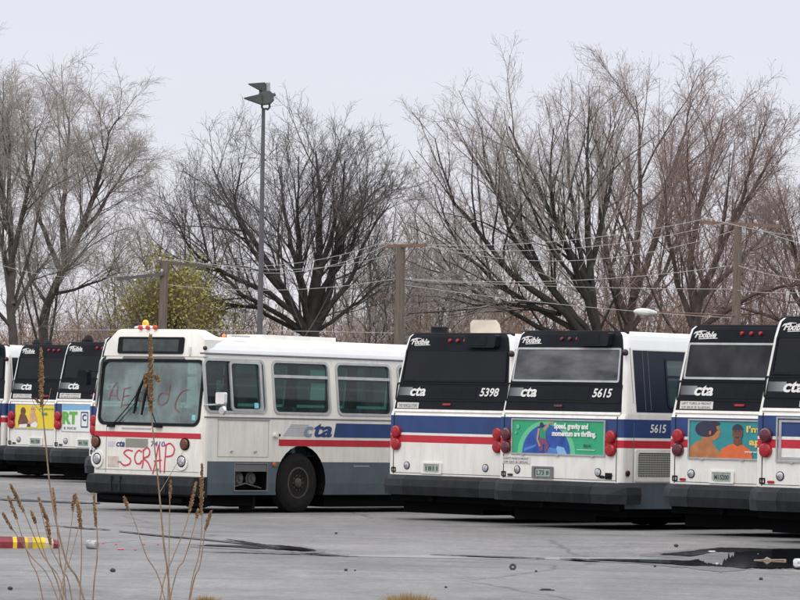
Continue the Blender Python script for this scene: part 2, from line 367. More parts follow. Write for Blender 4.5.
def bumper(parent):
    def mk(x0, x1, chamf):
        def fn(mb):
            def plan(lv):
                g = (0, .10, .13)[lv] if lv < 3 else .10
                if not chamf: return [(x0, .05), (x1, .05), (x1, -.05 - g), (x0, -.05 - g)]
                s_ = 1 if x1 > 0 else -1; xi = x0 if s_ > 0 else x1
                return [(xi, .05), (s_ * (1.285), .05), (s_ * (1.285), .34), (s_ * (1.30 + g * .6), .34), (s_ * (1.30 + g * .6), .02), (s_ * (1.08 + g * .4), -.05 - g), (xi, -.05 - g)]
            zs = (.715, .65, .54, .40); vs = []
            for i, z in enumerate(zs): vs += [(x, y, z) for x, y in plan(i)]
            n = len(plan(0)); fs = [(j * n + i, j * n + (i + 1) % n, (j + 1) * n + (i + 1) % n, (j + 1) * n + i) for j in range(3) for i in range(n)]
            mb.add(vs, fs + [tuple(range(n)), tuple(range(3 * n, 4 * n))[::-1]])
        return fn
    b = part('bc', 'bumper', parent, [RUBBER], mk(-.80, .80, False))
    part('bl', 'bumper_corner', b, [RUBBER2], mk(-1.4, -.806, True)); part('br', 'bumper_corner', b, [RUBBER2], mk(.806, 1.4, True))

def flx(key, label, rearglass='plain', number=None, sticker=None, lampmat=None, boxed=True, roof=None, plate=None):
    x, y, a, z = A0[key]
    t = thing('city_bus', label, 'bus', (x + HW * math.cos(a), y - HW * math.sin(a), z), -a, 'retired city buses parked with their rears to the camera')
    link('body', FLXBODY, t)
    bumper(t)
    for yy in (3.1, 9.9):
        for s_ in (-1, 1):
            wheel(t, s_ * 1.10, yy, s_)
            if yy < 5: wheel(t, s_ * .78, yy, s_)
    def und(mb):
        mb.box(-1.15, .55, .25, 1.9, .11, .45); mb.box(.55, 1.15, .25, 1.5, .20, .45); mb.box(-.7, .5, 1.9, 3.9, .09, .42); mb.box(-1.15, .2, 4, 6.6, .10, .40); mb.box(.2, 1.15, 4, 6.2, .14, .40); mb.box(-.4, .9, 6.6, 8.2, .11, .40); mb.box(-1.15, 1.15, 8.2, 9.0, .24, .40); mb.box(-1.1, 1.1, 10.6, 11.9, .22, .42); mb.box(-.95, .95, 3.0, 3.2, .4, .6); mb.box(-.95, .95, 9.8, 10., .4, .6)  # chassis boxes hang extra low, standing in for the black shade beneath
        mb.box(-1.22, 1.22, .02, .06, .30, .5); mb.tube([(-.3, .1, .35), (-.3, -.06, .35)], .05, 8)
    part('und', 'underbody_shade_fill', t, [DARK], und)
    # rear window
    silver = rearglass in ('dusty', 'sooty')
    def win(mb):
        p = rr(-1.09, 1.06, 2.24, 2.70, .02, 2)
        # the pane follows the narrowing of the shell
        q = [(px * (1 - (pz - 2.24) * .055), pz) for px, pz in p]; mb.prism(RF, q, .004, -.01)
    gl = part('rw' + rearglass, 'rear_window', t, [{'plain': GLD, 'sooty': GLM, 'dusty': GLDUST}[rearglass]], win)
    def wf(mb):
        f_ = lambda P: [(px * (1 - (pz - 2.24) * .055), pz) for px, pz in P]
        mb.ring(RF, f_(rr(-1.12, 1.09, 2.21, 2.73, .03, 2)), f_(rr(-1.09, 1.06, 2.24, 2.70, .02, 2)), .014)
    part('wf' + str(silver), 'window_frame', gl, [SILVER if silver else BLACK], wf)
    # lower hatch with logo
    def hatch(mb):
        mb.ring(RF, rr(-1.21, 1.17, 1.90, 2.19, .03, 2), rr(-1.19, 1.15, 1.92, 2.17, .02, 2), .010)
        mb.prism(RF, rr(-.56, .50, 1.94, 2.15, .01, 1), .006)
    h = part('hatch', 'engine_hatch', t, [HATCH], hatch)
    def lb(mb): mb.sheet(RF, -1.15, -.86, 1.985, 2.115, .006)
    b = part('lb', 'logo_block', h, [LOGOB], lb)
    def lt(mb): mb.text(RF, 'cta', -.90, -.57, 1.975, 2.125, .009, .25, .03)
    part('lt', 'logo_lettering', h, [LETTER], lt)
    if number:
        mb = MB(); mb.text(RF, number, .58, .98, 1.985, 2.12, .009, .22, .022); mb.build('fleet_number', [LETTER], t)
    def logo(mb):
        mb.text(RF, 'Flxible', -1.0, -.62, 2.80, 2.89, .008, .4, .03)
        mb.prism(RF, [(-1.03, 2.845), (-1.0, 2.885), (-.90, 2.905), (-.80, 2.90), (-.80, 2.893), (-.92, 2.89), (-1.0, 2.86)], .008)
        mb.prism(RF, [(-.93, 2.78), (-.60, 2.79), (-.60, 2.80), (-.93, 2.79)], .008)
    part('logo', 'maker_badge', t, [LETTER], logo)
    for i, xx in enumerate((-.17, -.01, .15)):
        lamp(t, 'marker_lamp', RF, xx, 2.865, .029, LAMPDK if (key == 'B' and i < 2) else LAMPRED, .04)
    if boxed:
        def bx(mb):
            f_ = lambda P: P
            mb.prism(RF, rr(.24, .88, 2.755, 2.955, .03, 3), .13, -.01); 
        bo = part('bx', 'air_intake_box', t, [BLACK], bx)
        def bp(mb): mb.prism(RF, rr(.27, .70, 2.785, 2.93, .02, 2), .136, .12)
        part('bp', 'intake_panel', bo, [HATCH], bp)
    def hm(mb): mb.prism(RF, rr(-.17, .0, 1.835, 1.865, .012, 2), .02)
    part('hm' + str(key == 'B'), 'brake_lamp', t, [LAMPDK if key == 'B' else LAMPRED], hm)
    def sill(mb): mb.prism(RF, [(-1.20, 1.725), (1.20, 1.725), (1.20, 1.765), (-1.20, 1.765)], .022)
    part('sill', 'drip_rail', t, [WHITE], sill)
    # seams in the white lower rear panel
    def seams(mb):
        for xx in (-1.165, 1.165): mb.box(xx - .006, xx + .006, -.004, .01, .73, 1.70)
        mb.box(-1.16, 1.16, -.003, .01, .745, .752)
    part('seams', 'panel_seams', t, [HATCH], seams)
    lm = lampmat or [LAMPRED] * 4
    for i, (xx, zz) in enumerate(((-1.10, 1.40), (-1.10, 1.20), (1.06, 1.40), (1.06, 1.20))):
        lamp(t, 'tail_lamp', RF, xx, zz, .096, lm[i], .07)
    for xx in (-.87, .80): lamp(t, 'backup_lamp', RF, xx, .865, .052, LENS, .02, HATCH)
    # licence plate in its recess frame
    px = -.33
    def pf(mb): mb.ring(RF, rr(px - .22, px + .22, .745, .925, .015, 2), rr(px - .165, px + .165, .765, .90, .01, 2), .022); mb.prism(RF, rr(px - .17, px + .17, .76, .905, .01, 1), .004)
    p = part('pf', 'plate_recess', t, [SILVER if key in 'BD' else WHITE], pf) if plate is None else part('pf' + key, 'plate_recess', t, [STXT], pf)
    def pl(mb): mb.prism(RF, rr(px - .15, px + .15, .772, .892, .01, 2), .012, .0); mb.text(RF, {'A': '1811', 'B': 'L73 8', 'C': 'M15200'}.get(key, 'M1 738'), px - .125, px + .125, .795, .865, .0145, 0, .02, 1)
    part('pl' + (key if key in 'ABC' else ''), 'licence_plate', p, [PLATE, PLTX], pl)
    def bxs(mb):
        mb.ring(RF, rr(-1.20, -1.11, .755, .835, .01, 1), rr(-1.185, -1.125, .77, .82, .008, 1), .012); mb.box(-1.16, -1.15, -.008, .0, .77, .82)
    part('bxs', 'socket_box', t, [HATCH], bxs)
    def rf_(mb): mb.prism(RF, rr(-1.07, -.96, .765, .80, .015, 2), .012)
    if key not in 'A': part('rfl' + str(key in 'CD'), 'reflector', t, [LAMPRED if key in 'DC' else MAROON], rf_)
    if key == 'B':
        mb = MB(); mb.box(.84, .93, -.01, 0, .775, .80); mb.box(.95, 1.08, -.012, 0, .765, .86); mb.tube([(.80, -.015, .80), (.90, -.015, .815), (.96, -.02, .80), (1.1, -.015, .83)], .008, 5); mb.build('wiring_socket', [HATCH], t)
    if sticker:
        x0, x1, z0, z1, lines = sticker
        mb = MB(); mb.prism(RF, [(x0, z0), (x1, z0), (x1, z1), (x0, z1)], .008)
        s1 = mb.build('notice_sticker', [STICK], t)
        mb = MB(); n = len(lines)
        for i, s_ in enumerate(lines):
            zz = z1 - (i + .85) * (z1 - z0) / n; mb.text(RF, s_, x0 + .03, x1 - .03, zz, zz + (z1 - z0) / n * .6, .0105, 0, .02)
        mb.build('notice_lettering', [STXT], s1)
    # side: navy window band, windows, grille, rear post lamp
    for sd_, S in (('r', SFr), ('l', SFl)):
        def nav(mb): mb.sheet(S, .30, 11.3, 1.775, 2.70, .004, 1, 6)
        nb = part('nav' + sd_, 'window_band', t, [NAVY], nav)
        for i in range(7):
            y0 = 1.02 + i * 1.42
            def sw(mb):
                mb.prism(S, rr(y0, y0 + 1.22, 1.86, 2.58, .05, 3), .008)
            w_ = part('sw%s%d' % (sd_, i), 'side_window', nb, [WINTEAL], sw)
            def fr(mb): mb.ring(S, rr(y0 - .02, y0 + 1.24, 1.84, 2.60, .06, 3), rr(y0 + .015, y0 + 1.205, 1.875, 2.565, .05, 3), .016); mb.sheet(S, y0, y0 + 1.2, 2.30, 2.335, .017)
            part('sf%s%d' % (sd_, i), 'window_frame', w_, [NAVY], fr)
    def post(mb):
        mb.box(HW - .01, HW + .006, .215, .223, .40, 2.7); mb.box(HW - .01, HW + .006, 1.30, 1.308, .40, 1.7)
        mb.box(HW - .01, HW + .008, .235, .24, .40, 1.7)
    part('post', 'body_seams', t, [STXT], lambda mb: [mb.sheet(SFr, .24, .25, .40, 2.74, .003, 1, 6), mb.sheet(SFr, .50, .508, 1.8, 2.70, .009, 1, 4), mb.sheet(SFr, .62, .628, 1.8, 2.70, .009, 1, 4)])
    def gr(mb): mb.sheet(SFr, .34, 1.24, .80, 1.17, .005)
    g = part('gr', 'engine_grille', t, [GRILLE], gr)
    part('grf', 'grille_frame', g, [WHITE], lambda mb: mb.ring(SFr, rr(.28, 1.30, .74, 1.22, .03, 2), rr(.34, 1.24, .80, 1.17, .04, 2), .014))
    if number:
        mb = MB(); mb.text(SFr, number, .60, .96, 1.47, 1.60, .006, .15, .022); mb.build('side_number', [LETTER], t)
    lamp(t, 'side_marker', SFr, .12, .86, .045, MAROON, .03); lamp(t, 'side_marker', SFr, .12, 2.66, .05, MAROON, .05)
    part('fw', 'windshield', t, [WINTEAL], lambda mb: mb.prism(lambda x_, z_, o: (x_, 12.1 - (.02 if z_ < 1.6 else .1 + .2 * (z_ - 1.74)) + o, z_), rr(-1.02, 1.02, 1.3, 2.5, .1, 3), .03, -.25))
    # rounded roof edge moulding at the rear
    part('rc', 'roof_coping', t, [BLACK], lambda mb: mb.tube([(-1.10, .29, 2.962), (-1.0, .25, 2.972), (1.0, .25, 2.972), (1.10, .29, 2.962)], .018, 6))
    if roof: roof(t)
    return t
def ad_frame(t, x0, x1, z0, z1, m=None):
    mb = MB(); mb.ring(RF, [(x0, z0), (x1, z0), (x1, z1), (x0, z1)], [(x0 + .025, z0 + .022), (x1 - .025, z0 + .022), (x1 - .025, z1 - .022), (x0 + .025, z1 - .022)], .022)
    for xx in (x0 + .25, (x0 + x1) / 2, x1 - .25): mb.prism(RF, rr(xx - .03, xx + .03, z0 - .012, z0 + .01, .004, 1), .026)
    return mb.build('ad_frame', [m or SILVER], t)

# --- roof fittings of single buses
def roofA(t):
    mb = MB(); P = [(-.42, .0), (.16, .0), (.15, .10), (.09, .22), (.0, .29), (-.46, .29), (-.50, .24), (-.47, .12)]
    mb.prism(lambda x_, z_, o: (x_, 1.0 + z_ * .25 - o, 2.93 + z_), P, .03, -.02)
    h = mb.build('open_roof_hatch', [mat('hatch_beige', (.50, .44, .35), .6, var=.15)], t)
    mb = MB(); mb.box(-.82, -.62, .45, .62, 2.96, 3.09); mb.build('roof_box', [BLACK], t)
def roofE(t):
    mb = MB(); mb.lathe([(0, .09), (.05, .10), (.12, .06), (.14, .02)], (-.98, .6, 2.98), 'z', 12); mb.lathe([(0, .09), (.05, .10), (.10, .06), (.12, .02)], (-.72, .7, 2.98), 'z', 12)
    mb.build('roof_vent', [HATCH], t)
def roofF(t):
    mb = MB(); mb.lathe([(0, .10), (.06, .12), (.14, .07), (.17, .02)], (-.75, .5, 2.98), 'z', 12); mb.box(-.95, -.8, .5, .65, 2.97, 3.05); mb.build('roof_vent', [HATCH], t)
    mb = MB(); mb.box(-.35, .9, .6, 3.2, 2.96, 3.06); mb.build('roof_panel', [WHITE], t)

tA = flx('A', 'rear of bus numbered 5398 with open roof hatch and plain white panel without advert', 'plain', '5398', (-1.15, -.69, 1.78, 1.87, ['THIS VEHICLE STOPS']), None, True, roofA)
tB = flx('B', 'rear of bus numbered 5615 with green skater advert and dusty silver-framed window', 'dusty', '5615', (-1.19, -.60, .955, 1.06, ['DON\'T TAKE A FRONT', 'OR GO & LEGAL']), [LAMPDK, LAMPDK, LAMPRED, LAMPRED], True, None, True)
tC = flx('C', 'bus rear with teal advert of a woman and a man in orange shirt', 'sooty', None, (-1.13, -.55, 1.785, 1.895, ['LEFT TURN A FRONT', 'OF BUS IS ILLEGAL']), [LAMPRED, LAMPDK, LAMPRED, LAMPRED], False)
tD = flx('D', 'bus rear cut by the right picture edge, with an empty silver advert frame', 'plain', None, (-.62, -.1, 1.785, 1.865, ['BUS STOPS OFTEN']), [LAMPDK, LAMPRED, LAMPRED, LAMPRED], True)
tE = flx('E', 'far left bus rear with yellow advert of two babies', 'plain', None, (-1.13, -.55, 1.785, 1.885, ['LEFT TURN A FRONT', 'OF BUS IS ILLEGAL']), None, False, roofE)
tF = flx('F', 'bus rear with white advert lettered RT in green, beside the yellow advert bus', 'plain', None, (-1.13, -.50, 1.785, 1.89, ['LEFT TURN A FRONT', 'OF BUS IS ILLEGAL']), None, False, roofF)
tG = flx('G', 'leftmost bus, only its rear right edge inside the picture', 'plain')
tH = flx('H', 'bus mostly hidden behind the graffiti-marked bus, only its left tail lamps showing', 'plain')

# --- advertisements (flat printed cards in their frames)
def card(t, layers, mats):               # layers: (points, material index) stacked 1.5 mm apart
    mb = MB()
    for i, (P, mi) in enumerate(layers):
        n = len(P); mb.add([RF(x, z, .006 + .0012 * i) for x, z in P], [tuple(range(n))], mi)
    return mb.build('advertisement', mats, t, recalc=False)
def P(*a): return [(a[i], a[i + 1]) for i in range(0, len(a), 2)]
adG = mat('ad_green', (.03, .36, .17), .35, var=.08); adLG = mat('ad_light_green', (.13, .52, .27), .35, var=.06); adB = mat('ad_blue', (.03, .11, .42), .35, c2=(.015, .05, .26), scale=5)
adLB = mat('ad_pale_blue', (.20, .42, .66), .35); adSK = mat('ad_skin', (.42, .24, .16), .4); adDK = mat('ad_dark', (.03, .03, .06), .4); adTG = mat('ad_shirt_green', (.03, .26, .14), .4); adPU = mat('ad_purple', (.20, .06, .14), .4)
adW = mat('ad_white', (.78, .78, .76), .4, var=.03)
x0, x1, z0, z1 = -1.0, .94, 1.10, 1.645
ad_frame(tB, x0, x1, z0, z1)
def dome(cx, r, n=24, sq=1.): return [(cx + r * math.cos(math.pi * i / n), 1.12 + r * sq * math.sin(math.pi * i / n)) for i in range(n + 1)]
a = card(tB, [(P(x0 + .02, z0 + .02, x1 - .02, z0 + .02, x1 - .02, z1 - .02, x0 + .02, z1 - .02), 0), (dome(-.27, .60, 24, .83), 1), (dome(-.27, .50, 24, .88), 2),
    (P(-.10, 1.12, -.04, 1.24, .10, 1.22, .16, 1.12), 3), (P(-.74, 1.14, -.50, 1.22, -.46, 1.26, -.72, 1.20), 9), (P(-.30, 1.12, -.20, 1.22, -.06, 1.20, -.02, 1.12), 9), (P(-.38, 1.52, -.30, 1.50, -.22, 1.56, -.20, 1.53, -.28, 1.44, -.27, 1.33, -.40, 1.33, -.42, 1.45), 6),
    (P(-.30, 1.46, -.20, 1.57, -.12, 1.585, -.12, 1.61, -.22, 1.60, -.34, 1.50), 4), (ell(-.37, 1.555, .038, .042, 10), 5), (P(-.41, 1.35, -.28, 1.35, -.20, 1.25, -.25, 1.14, -.30, 1.15, -.27, 1.25, -.33, 1.26, -.33, 1.16, -.40, 1.15), 7),
    (P(-.44, 1.50, -.40, 1.50, -.43, 1.34, -.38, 1.24, -.41, 1.22, -.47, 1.34), 4), (ell(-.86, 1.52, .035, .035, 8), 1), (ell(-.90, 1.43, .02, .025, 8), 1)],
    [adG, adLG, adB, adLB, adSK, adDK, adTG, adPU, adPU, mat('ad_mid_blue', (.07, .20, .50), .35)])
mb = MB(); mb.text(RF, 'Speed, gravity and', -.10, .60, 1.475, 1.59, .024, 0, .05); mb.build('ad_lettering', [adW], a); mb = MB(); mb.text(RF, 'momentum are thrilling.', -.14, .76, 1.365, 1.475, .024, 0, .05); mb.prism(RF, P(.38, 1.19, .74, 1.19, .74, 1.197, .38, 1.197), .023, .021); mb.build('ad_lettering', [adW], a)
mb = MB(); mb.text(RF, 'ZU A', .50, .66, 1.235, 1.275, .024, 0, .05); mb.build('ad_small_print', [adDK], a)
# C
adT = mat('ad_teal', (.03, .30, .30), .4, c2=(.03, .22, .25), scale=4); adO = mat('ad_orange_shirt', (.68, .14, .04), .4, var=.12, scale=9); adS1 = mat('ad_warm_skin', (.50, .21, .07), .4, c2=(.33, .12, .05), scale=6)
adS2 = mat('ad_brown_skin', (.16, .065, .04), .4, var=.2, scale=8); adY = mat('ad_yellow_print', (.80, .55, .12), .4)
x0, x1 = -.93, .98
ad_frame(tC, x0, x1, 1.08, 1.645)
a = card(tC, [(P(x0 + .02, 1.10, x1 - .02, 1.10, x1 - .02, 1.62, x0 + .02, 1.62), 0), (P(-.91, 1.10, -.90, 1.24, -.78, 1.33, -.62, 1.36, -.50, 1.30, -.36, 1.17, -.34, 1.10), 1),
    (P(-.72, 1.30, -.66, 1.46, -.52, 1.44, -.50, 1.26), 1), ([(-.51 + .135 * math.cos(q), 1.475 + .135 * math.sin(q)) for q in [i * math.pi / 9 for i in range(18)]], 1), (P(-.39, 1.50, -.352, 1.455, -.39, 1.445, -.385, 1.40, -.44, 1.36, -.48, 1.42), 1), ([(-.62 + .19 * math.cos(q), 1.505 + .112 * math.sin(q)) for q in [i * math.pi / 9 for i in range(18)]], 2), ([(-.475 + .10 * math.cos(q), 1.585 + .034 * math.sin(q)) for q in [i * math.pi / 7 for i in range(14)]], 2),
    (P(-.38, 1.10, -.34, 1.23, -.20, 1.29, -.08, 1.32, .06, 1.28, .17, 1.22, .20, 1.10), 3), (P(-.14, 1.31, -.13, 1.37, .0, 1.37, .01, 1.30, -.06, 1.27), 4), (ell(-.065, 1.46, .092, .118, 16), 4), ([(-.065 + .095 * math.cos(math.pi * i / 8), 1.50 + .085 * math.sin(math.pi * i / 8)) for i in range(9)], 2), (P(-.115, 1.475, -.085, 1.475, -.085, 1.487, -.115, 1.487), 2), (P(-.045, 1.475, -.015, 1.475, -.015, 1.487, -.045, 1.487), 2), (P(-.10, 1.405, -.03, 1.405, -.04, 1.392, -.09, 1.392), 2), (P(-.44, 1.49, -.405, 1.49, -.405, 1.50, -.44, 1.505), 2), (ell(-.535, 1.455, .02, .03, 10), 5)],
    [adT, adS1, adDK, adO, adS2, adO])
mb = MB(); mb.text(RF, 'I\'m glad', .09, .66, 1.44, 1.565, .018, 0, .04); mb.build('ad_lettering', [adY], a); mb = MB(); mb.text(RF, 'applied', .14, .74, 1.26, 1.39, .018, 0, .04); mb.build('ad_lettering', [adY], a)
mb = MB(); mb.text(RF, 'www.medicine', .06, .66, 1.185, 1.215, .018, 0, .03); mb.build('ad_web_line', [adW], a)
# D: empty double frame
ad_frame(tD, -.94, 1.0, 1.05, 1.65); mb = MB(); mb.ring(RF, P(-.90, 1.09, .96, 1.09, .96, 1.61, -.90, 1.61), P(-.86, 1.12, .92, 1.12, .92, 1.58, -.86, 1.58), .015); mb.build('inner_ad_frame', [SILVER], tD)
# E
adYL = mat('ad_yellow', (.80, .60, .04), .4, var=.06); adBB = mat('ad_baby_skin', (.62, .36, .22), .4, var=.1, scale=8)
x0, x1 = -1.0, .94
a = card(tE, [(P(x0, 1.09, x1, 1.09, x1, 1.66, x0, 1.66), 5), (P(x0 + .02, 1.12, x1 - .02, 1.12, x1 - .02, 1.64, x0 + .02, 1.64), 0), (ell(-.74, 1.50, .085, .09, 14), 1), (P(-.83, 1.44, -.66, 1.42, -.56, 1.28, -.55, 1.18, -.88, 1.16, -.90, 1.26), 1), (P(-.66, 1.26, -.48, 1.20, -.50, 1.15, -.70, 1.15), 1), (P(-.86, 1.20, -.60, 1.22, -.62, 1.13, -.86, 1.13), 3),
    (ell(-.43, 1.54, .075, .08, 14), 2), (P(-.52, 1.46, -.36, 1.47, -.30, 1.34, -.30, 1.18, -.48, 1.18, -.52, 1.32), 2), (P(-.50, 1.16, -.30, 1.14, -.26, 1.22, -.34, 1.28, -.48, 1.22), 3), (P(-.50, 1.30, -.58, 1.26, -.57, 1.22, -.46, 1.24), 2), (ell(-.755, 1.51, .012, .014, 8), 4), (ell(-.70, 1.51, .012, .014, 8), 4), (ell(-.455, 1.55, .011, .013, 8), 4), (ell(-.405, 1.55, .011, .013, 8), 4)], [adYL, adS2, adBB, adW, adDK, SILVER])
mb = MB(); mb.text(RF, 'explore', -.22, .22, 1.53, 1.585, .022, 0, .02); mb.build('ad_lettering', [adTG], a); mb = MB(); mb.text(RF, 'ba', -.14, .04, 1.42, 1.50, .022, 0, .03); mb.build('ad_lettering', [adTG], a)
# F
a = card(tF, [(P(-1.0, 1.06, .94, 1.06, .94, 1.66, -1.0, 1.66), 0), (P(-.98, 1.08, .92, 1.08, .92, 1.64, -.98, 1.64), 1), (P(-.98, 1.52, .92, 1.57, .92, 1.64, -.98, 1.64), 2), (rr(-.42, -.20, 1.16, 1.50, .02, 2), 3), (rr(-.395, -.225, 1.19, 1.47, .015, 2), 1)], [SILVER, adW, adLB, NAVYL])
mb = MB(); mb.text(RF, 'RT', -.97, -.52, 1.23, 1.50, .016, 0, .05); mb.build('ad_lettering', [mat('ad_leaf_green', (.12, .42, .06), .4)], a)
mb = MB(); mb.text(RF, 'E RICE', -.92, -.55, 1.12, 1.17, .016, 0, .02); mb.build('ad_small_lettering', [STXT], a)
mb = MB(); mb.text(RF, 'C', -.37, -.25, 1.30, 1.45, .016, 0, .04); mb.build('ad_logo_letter', [NAVYL], a)

# ------------------------------------------------------------------ the graffiti-marked articulated bus, front towards us
def leanM(z): return 0. if z < 1.42 else .115 * (z - 1.42) / 1.12
def tumM(z): return 0. if z < 1.60 else .11 * (z - 1.60)
def RM(x, z, o): return (x, leanM(z) - o, z)
def SM(y, z, o): return (HW - tumM(z) + o, y, z)
def SML(y, z, o): return (-HW + tumM(z) - o, y, z)
tM = thing('articulated_bus', 'white bus sprayed SCRAP in red below its windshield, front towards the camera', 'bus', (MAN[0], MAN[1], MAN[3]), -MAN[2])
WINS = [(.07, 1.50)] + [(1.73 + i * 1.615, 3.12 + i * 1.615) for i in range(5)]
def man_body():
    lv = [(.31, .02, .03, .02), (.50, 0, 0, 0), (.865, 0, 0, 0), (1.42, 0, 0, 0), (1.60, 0, leanM(1.6), 0)]
    lv += [(z, tumM(z), leanM(z), 0) for z in (2.1, 2.60)] + [(2.70, .13, .13, 0), (2.79, .17, .15, .0), (2.86, .25, .18, 0), (2.90, .36, .24, .01), (2.92, .55, .4, .05), (2.93, .9, .7, .2)]
    def cm(seg, z):
        if seg == 'bottom': return 2
        if seg == 'top' or z > 2.61: return 3
        if z < .865 and seg == 'side': return 1
        return 0
    mats = [CREAM, GREY, DARK, ROOFW, INT, CREAM]
    me = cut_mesh(shell(lv, 10.9, cm, .09, .05), mats)
    cuts = []
    for x0_, x1_ in ((-1.5, -.8), (.8, 1.5)): cuts.append(cyl_cut(x0_, x1_, 2.40, .51, .63, mats, 2))
    c = MB(); c.box(-1.14, 1.14, .16, 10.7, .95, 2.64, 4); cuts.append(cut_mesh(c, mats))
    c = MB()
    for y0, y1 in WINS: c.prism(lambda y, z, o: (o, y, z), rr(y0, y1, 1.69, 2.53, .09, 4), 1.6, -1.6, 2)
    cuts.append(cut_mesh(c, mats))
    c = MB(); c.prism(lambda x, z, o: (x, .25 - o, z), rr(-1.15, 1.15, 1.45, 2.505, .13, 5), .7, -.05, 2); cuts.append(cut_mesh(c, mats))
    c = MB(); c.box(1.05, 1.6, .76, 1.555, .385, .83, 2); cuts.append(cut_mesh(c, mats))
    return boolean(me, cuts)
mbody = man_body(); mbody.name = 'body'; link('body', mbody, tM)
# windshield
mb = MB(); mb.sheet(RM, -1.17, 1.17, 1.43, 2.52, -.006, 1, 6)
ws = mb.build('windshield', [GW], tM)
mb = MB(); mb.ring(RM, rr(-1.175, 1.175, 1.425, 2.53, .15, 6), rr(-1.125, 1.125, 1.475, 2.48, .12, 6), .012, -.01); mb.build('gasket', [HATCH], ws)
PINK = mat('spray_paint_red', (.62, .03, .07), .6, var=.15, scale=14); FAINT = mat('spray_paint_faint', (.22, .075, .085), .6, var=.25, scale=10)
def strokes(mb, surf, L_, w, o):
    def smooth(pl):
        if len(pl) < 4: return pl
        out_ = []; n = len(pl)
        for i in range(n - 1):
            p0, p1, p2, p3 = pl[max(i - 1, 0)], pl[i], pl[i + 1], pl[min(i + 2, n - 1)]
            for k in range(4):
                u = k / 4; out_.append(tuple(.5 * (2 * p1[q] + (p2[q] - p0[q]) * u + (2 * p0[q] - 5 * p1[q] + 4 * p2[q] - p3[q]) * u * u + (3 * p1[q] - p0[q] - 3 * p2[q] + p3[q]) * u ** 3) for q in (0, 1)))
        return out_ + [pl[-1]]
    for pl in map(smooth, L_):
        for (xa, za), (xb, zb) in zip(pl[:-1], pl[1:]):
            dx, dz = xb - xa, zb - za; l = math.hypot(dx, dz) or 1; nx, nz_ = -dz / l * w / 2, dx / l * w / 2; ex, ez = dx / l * w * .35, dz / l * w * .35
            mb.add([surf(xa + nx - ex, za + nz_ - ez, o), surf(xa - nx - ex, za - nz_ - ez, o), surf(xb - nx + ex, zb - nz_ + ez, o), surf(xb + nx + ex, zb + nz_ + ez, o)], [(0, 1, 2, 3)])
            o += .00012
def sp(pts, x0_, z0_, sx_, sz_): return [(x0_ + a * sx_, z0_ + b * sz_) for a, b in pts]
mb = MB()     # "SCRAP" in runny hand lettering
S_ = [(1, .95), (.55, 1.0), (.25, .82), (.5, .62), (.85, .42), (.75, .15), (.3, .05), (0, .2)]
C_ = [(.95, .9), (.6, 1), (.2, .75), (.1, .4), (.35, .1), (.8, .1), (1, .3)]
for L_ in ([sp(S_, -.60, .74, .26, .27)], [sp(C_, -.30, .77, .18, .24)],
           [[(-.085, 1.02), (-.09, .80), (-.11, .72)], [(-.10, 1.0), (.0, 1.06), (.06, 1.0), (.03, .92), (-.08, .88), (.02, .82), (.10, .70)]],
           [[(.14, .63), (.19, .80), (.26, 1.10), (.29, .92), (.31, .66)], [(.17, .84), (.33, .86)]],
           [[(.43, 1.10), (.41, .85), (.40, .66)], [(.40, 1.10), (.52, 1.14), (.62, 1.06), (.58, .95), (.44, .92)]]):
    mb = MB(); strokes(mb, RM, L_, .025, .006); mb.build('graffiti_letter', [PINK], tM)
mb = MB()     # faint marks on the glass
for L_ in ([[(-.96, 1.83), (-.90, 2.02), (-.80, 2.12), (-.78, 1.90), (-.72, 1.84)], [(-.95, 1.93), (-.80, 1.91)]],
           [[(-.62, 2.04), (-.66, 1.72)], [(-.62, 2.03), (-.48, 2.06)], [(-.64, 1.90), (-.50, 1.92)], [(-.65, 1.75), (-.44, 1.78)]],
           [[(-.30, 1.98), (-.32, 1.66)], [(-.31, 1.97), (-.14, 1.98)], [(-.31, 1.83), (-.16, 1.84)]],
           [[(.42, 2.12), (.40, 1.86), (.30, 1.78), (.20, 1.80), (.18, 1.90), (.26, 1.98), (.40, 1.95)]], [[(.86, 2.03), (.74, 2.02), (.62, 1.90), (.58, 1.74), (.68, 1.66)]]):
    mb = MB(); strokes(mb, RM, L_, .017, .004); mb.build('faint_letter', [FAINT], ws)
# stripes, seams, lettering
mb = MB(); mb.sheet(RM, -1.24, 1.21, 1.225, 1.315, .004)
vs = [(HW - .09 + .094 * math.sin(a_), .09 - .094 * math.cos(a_), z) for z in (1.225, 1.315) for a_ in [math.radians(8 + 30 * i / 3) for i in range(4)]]
mb.build('front_stripe', [RED], tM)
mb = MB(); mb.prism(SM, P(1.83, 1.13, 10.8, 1.13, 10.8, 1.24, 1.83, 1.24), .004); mb.build('side_stripe', [RED], tM)
mb = MB(); mb.prism(SM, P(3.21, 1.285, 10.8, 1.285, 10.8, 1.525, 3.27, 1.525), .004); mb.build('side_band', [BLUE], tM)
mb = MB()
for i in range(7): z = 1.30 + i * .03; mb.prism(SM, P(1.92 + .03 * i, z, 2.56, z, 2.58, z + .014, 1.94 + .03 * i, z + .014), .005)
sp_ = mb.build('speed_lines', [mat('speed_line_grey', (.36, .38, .44), .5)], tM)
mb = MB(); mb.text(SM, 'ta', 2.70, 3.17, 1.285, 1.52, .008, .25, .03); mb.build('side_logo', [NAVYL], tM)
mb = MB(); mb.text(SM, 'c', 2.46, 2.69, 1.285, 1.465, .008, .25, .03); mb.build('logo_letter_front', [mat('logo_c_grey', (.22, .26, .36), .5)], tM)
mb = MB(); mb.text(RM, 'cta', -.72, -.52, 1.06, 1.16, .005, .25, .03); mb.build('front_logo', [NAVYL], tM)
mb = MB(); mb.text(RM, '7410', .08, .40, 1.08, 1.17, .005, .15, .02); mb.build('fleet_number', [mat('faded_number', (.14, .11, .26), .5)], tM)
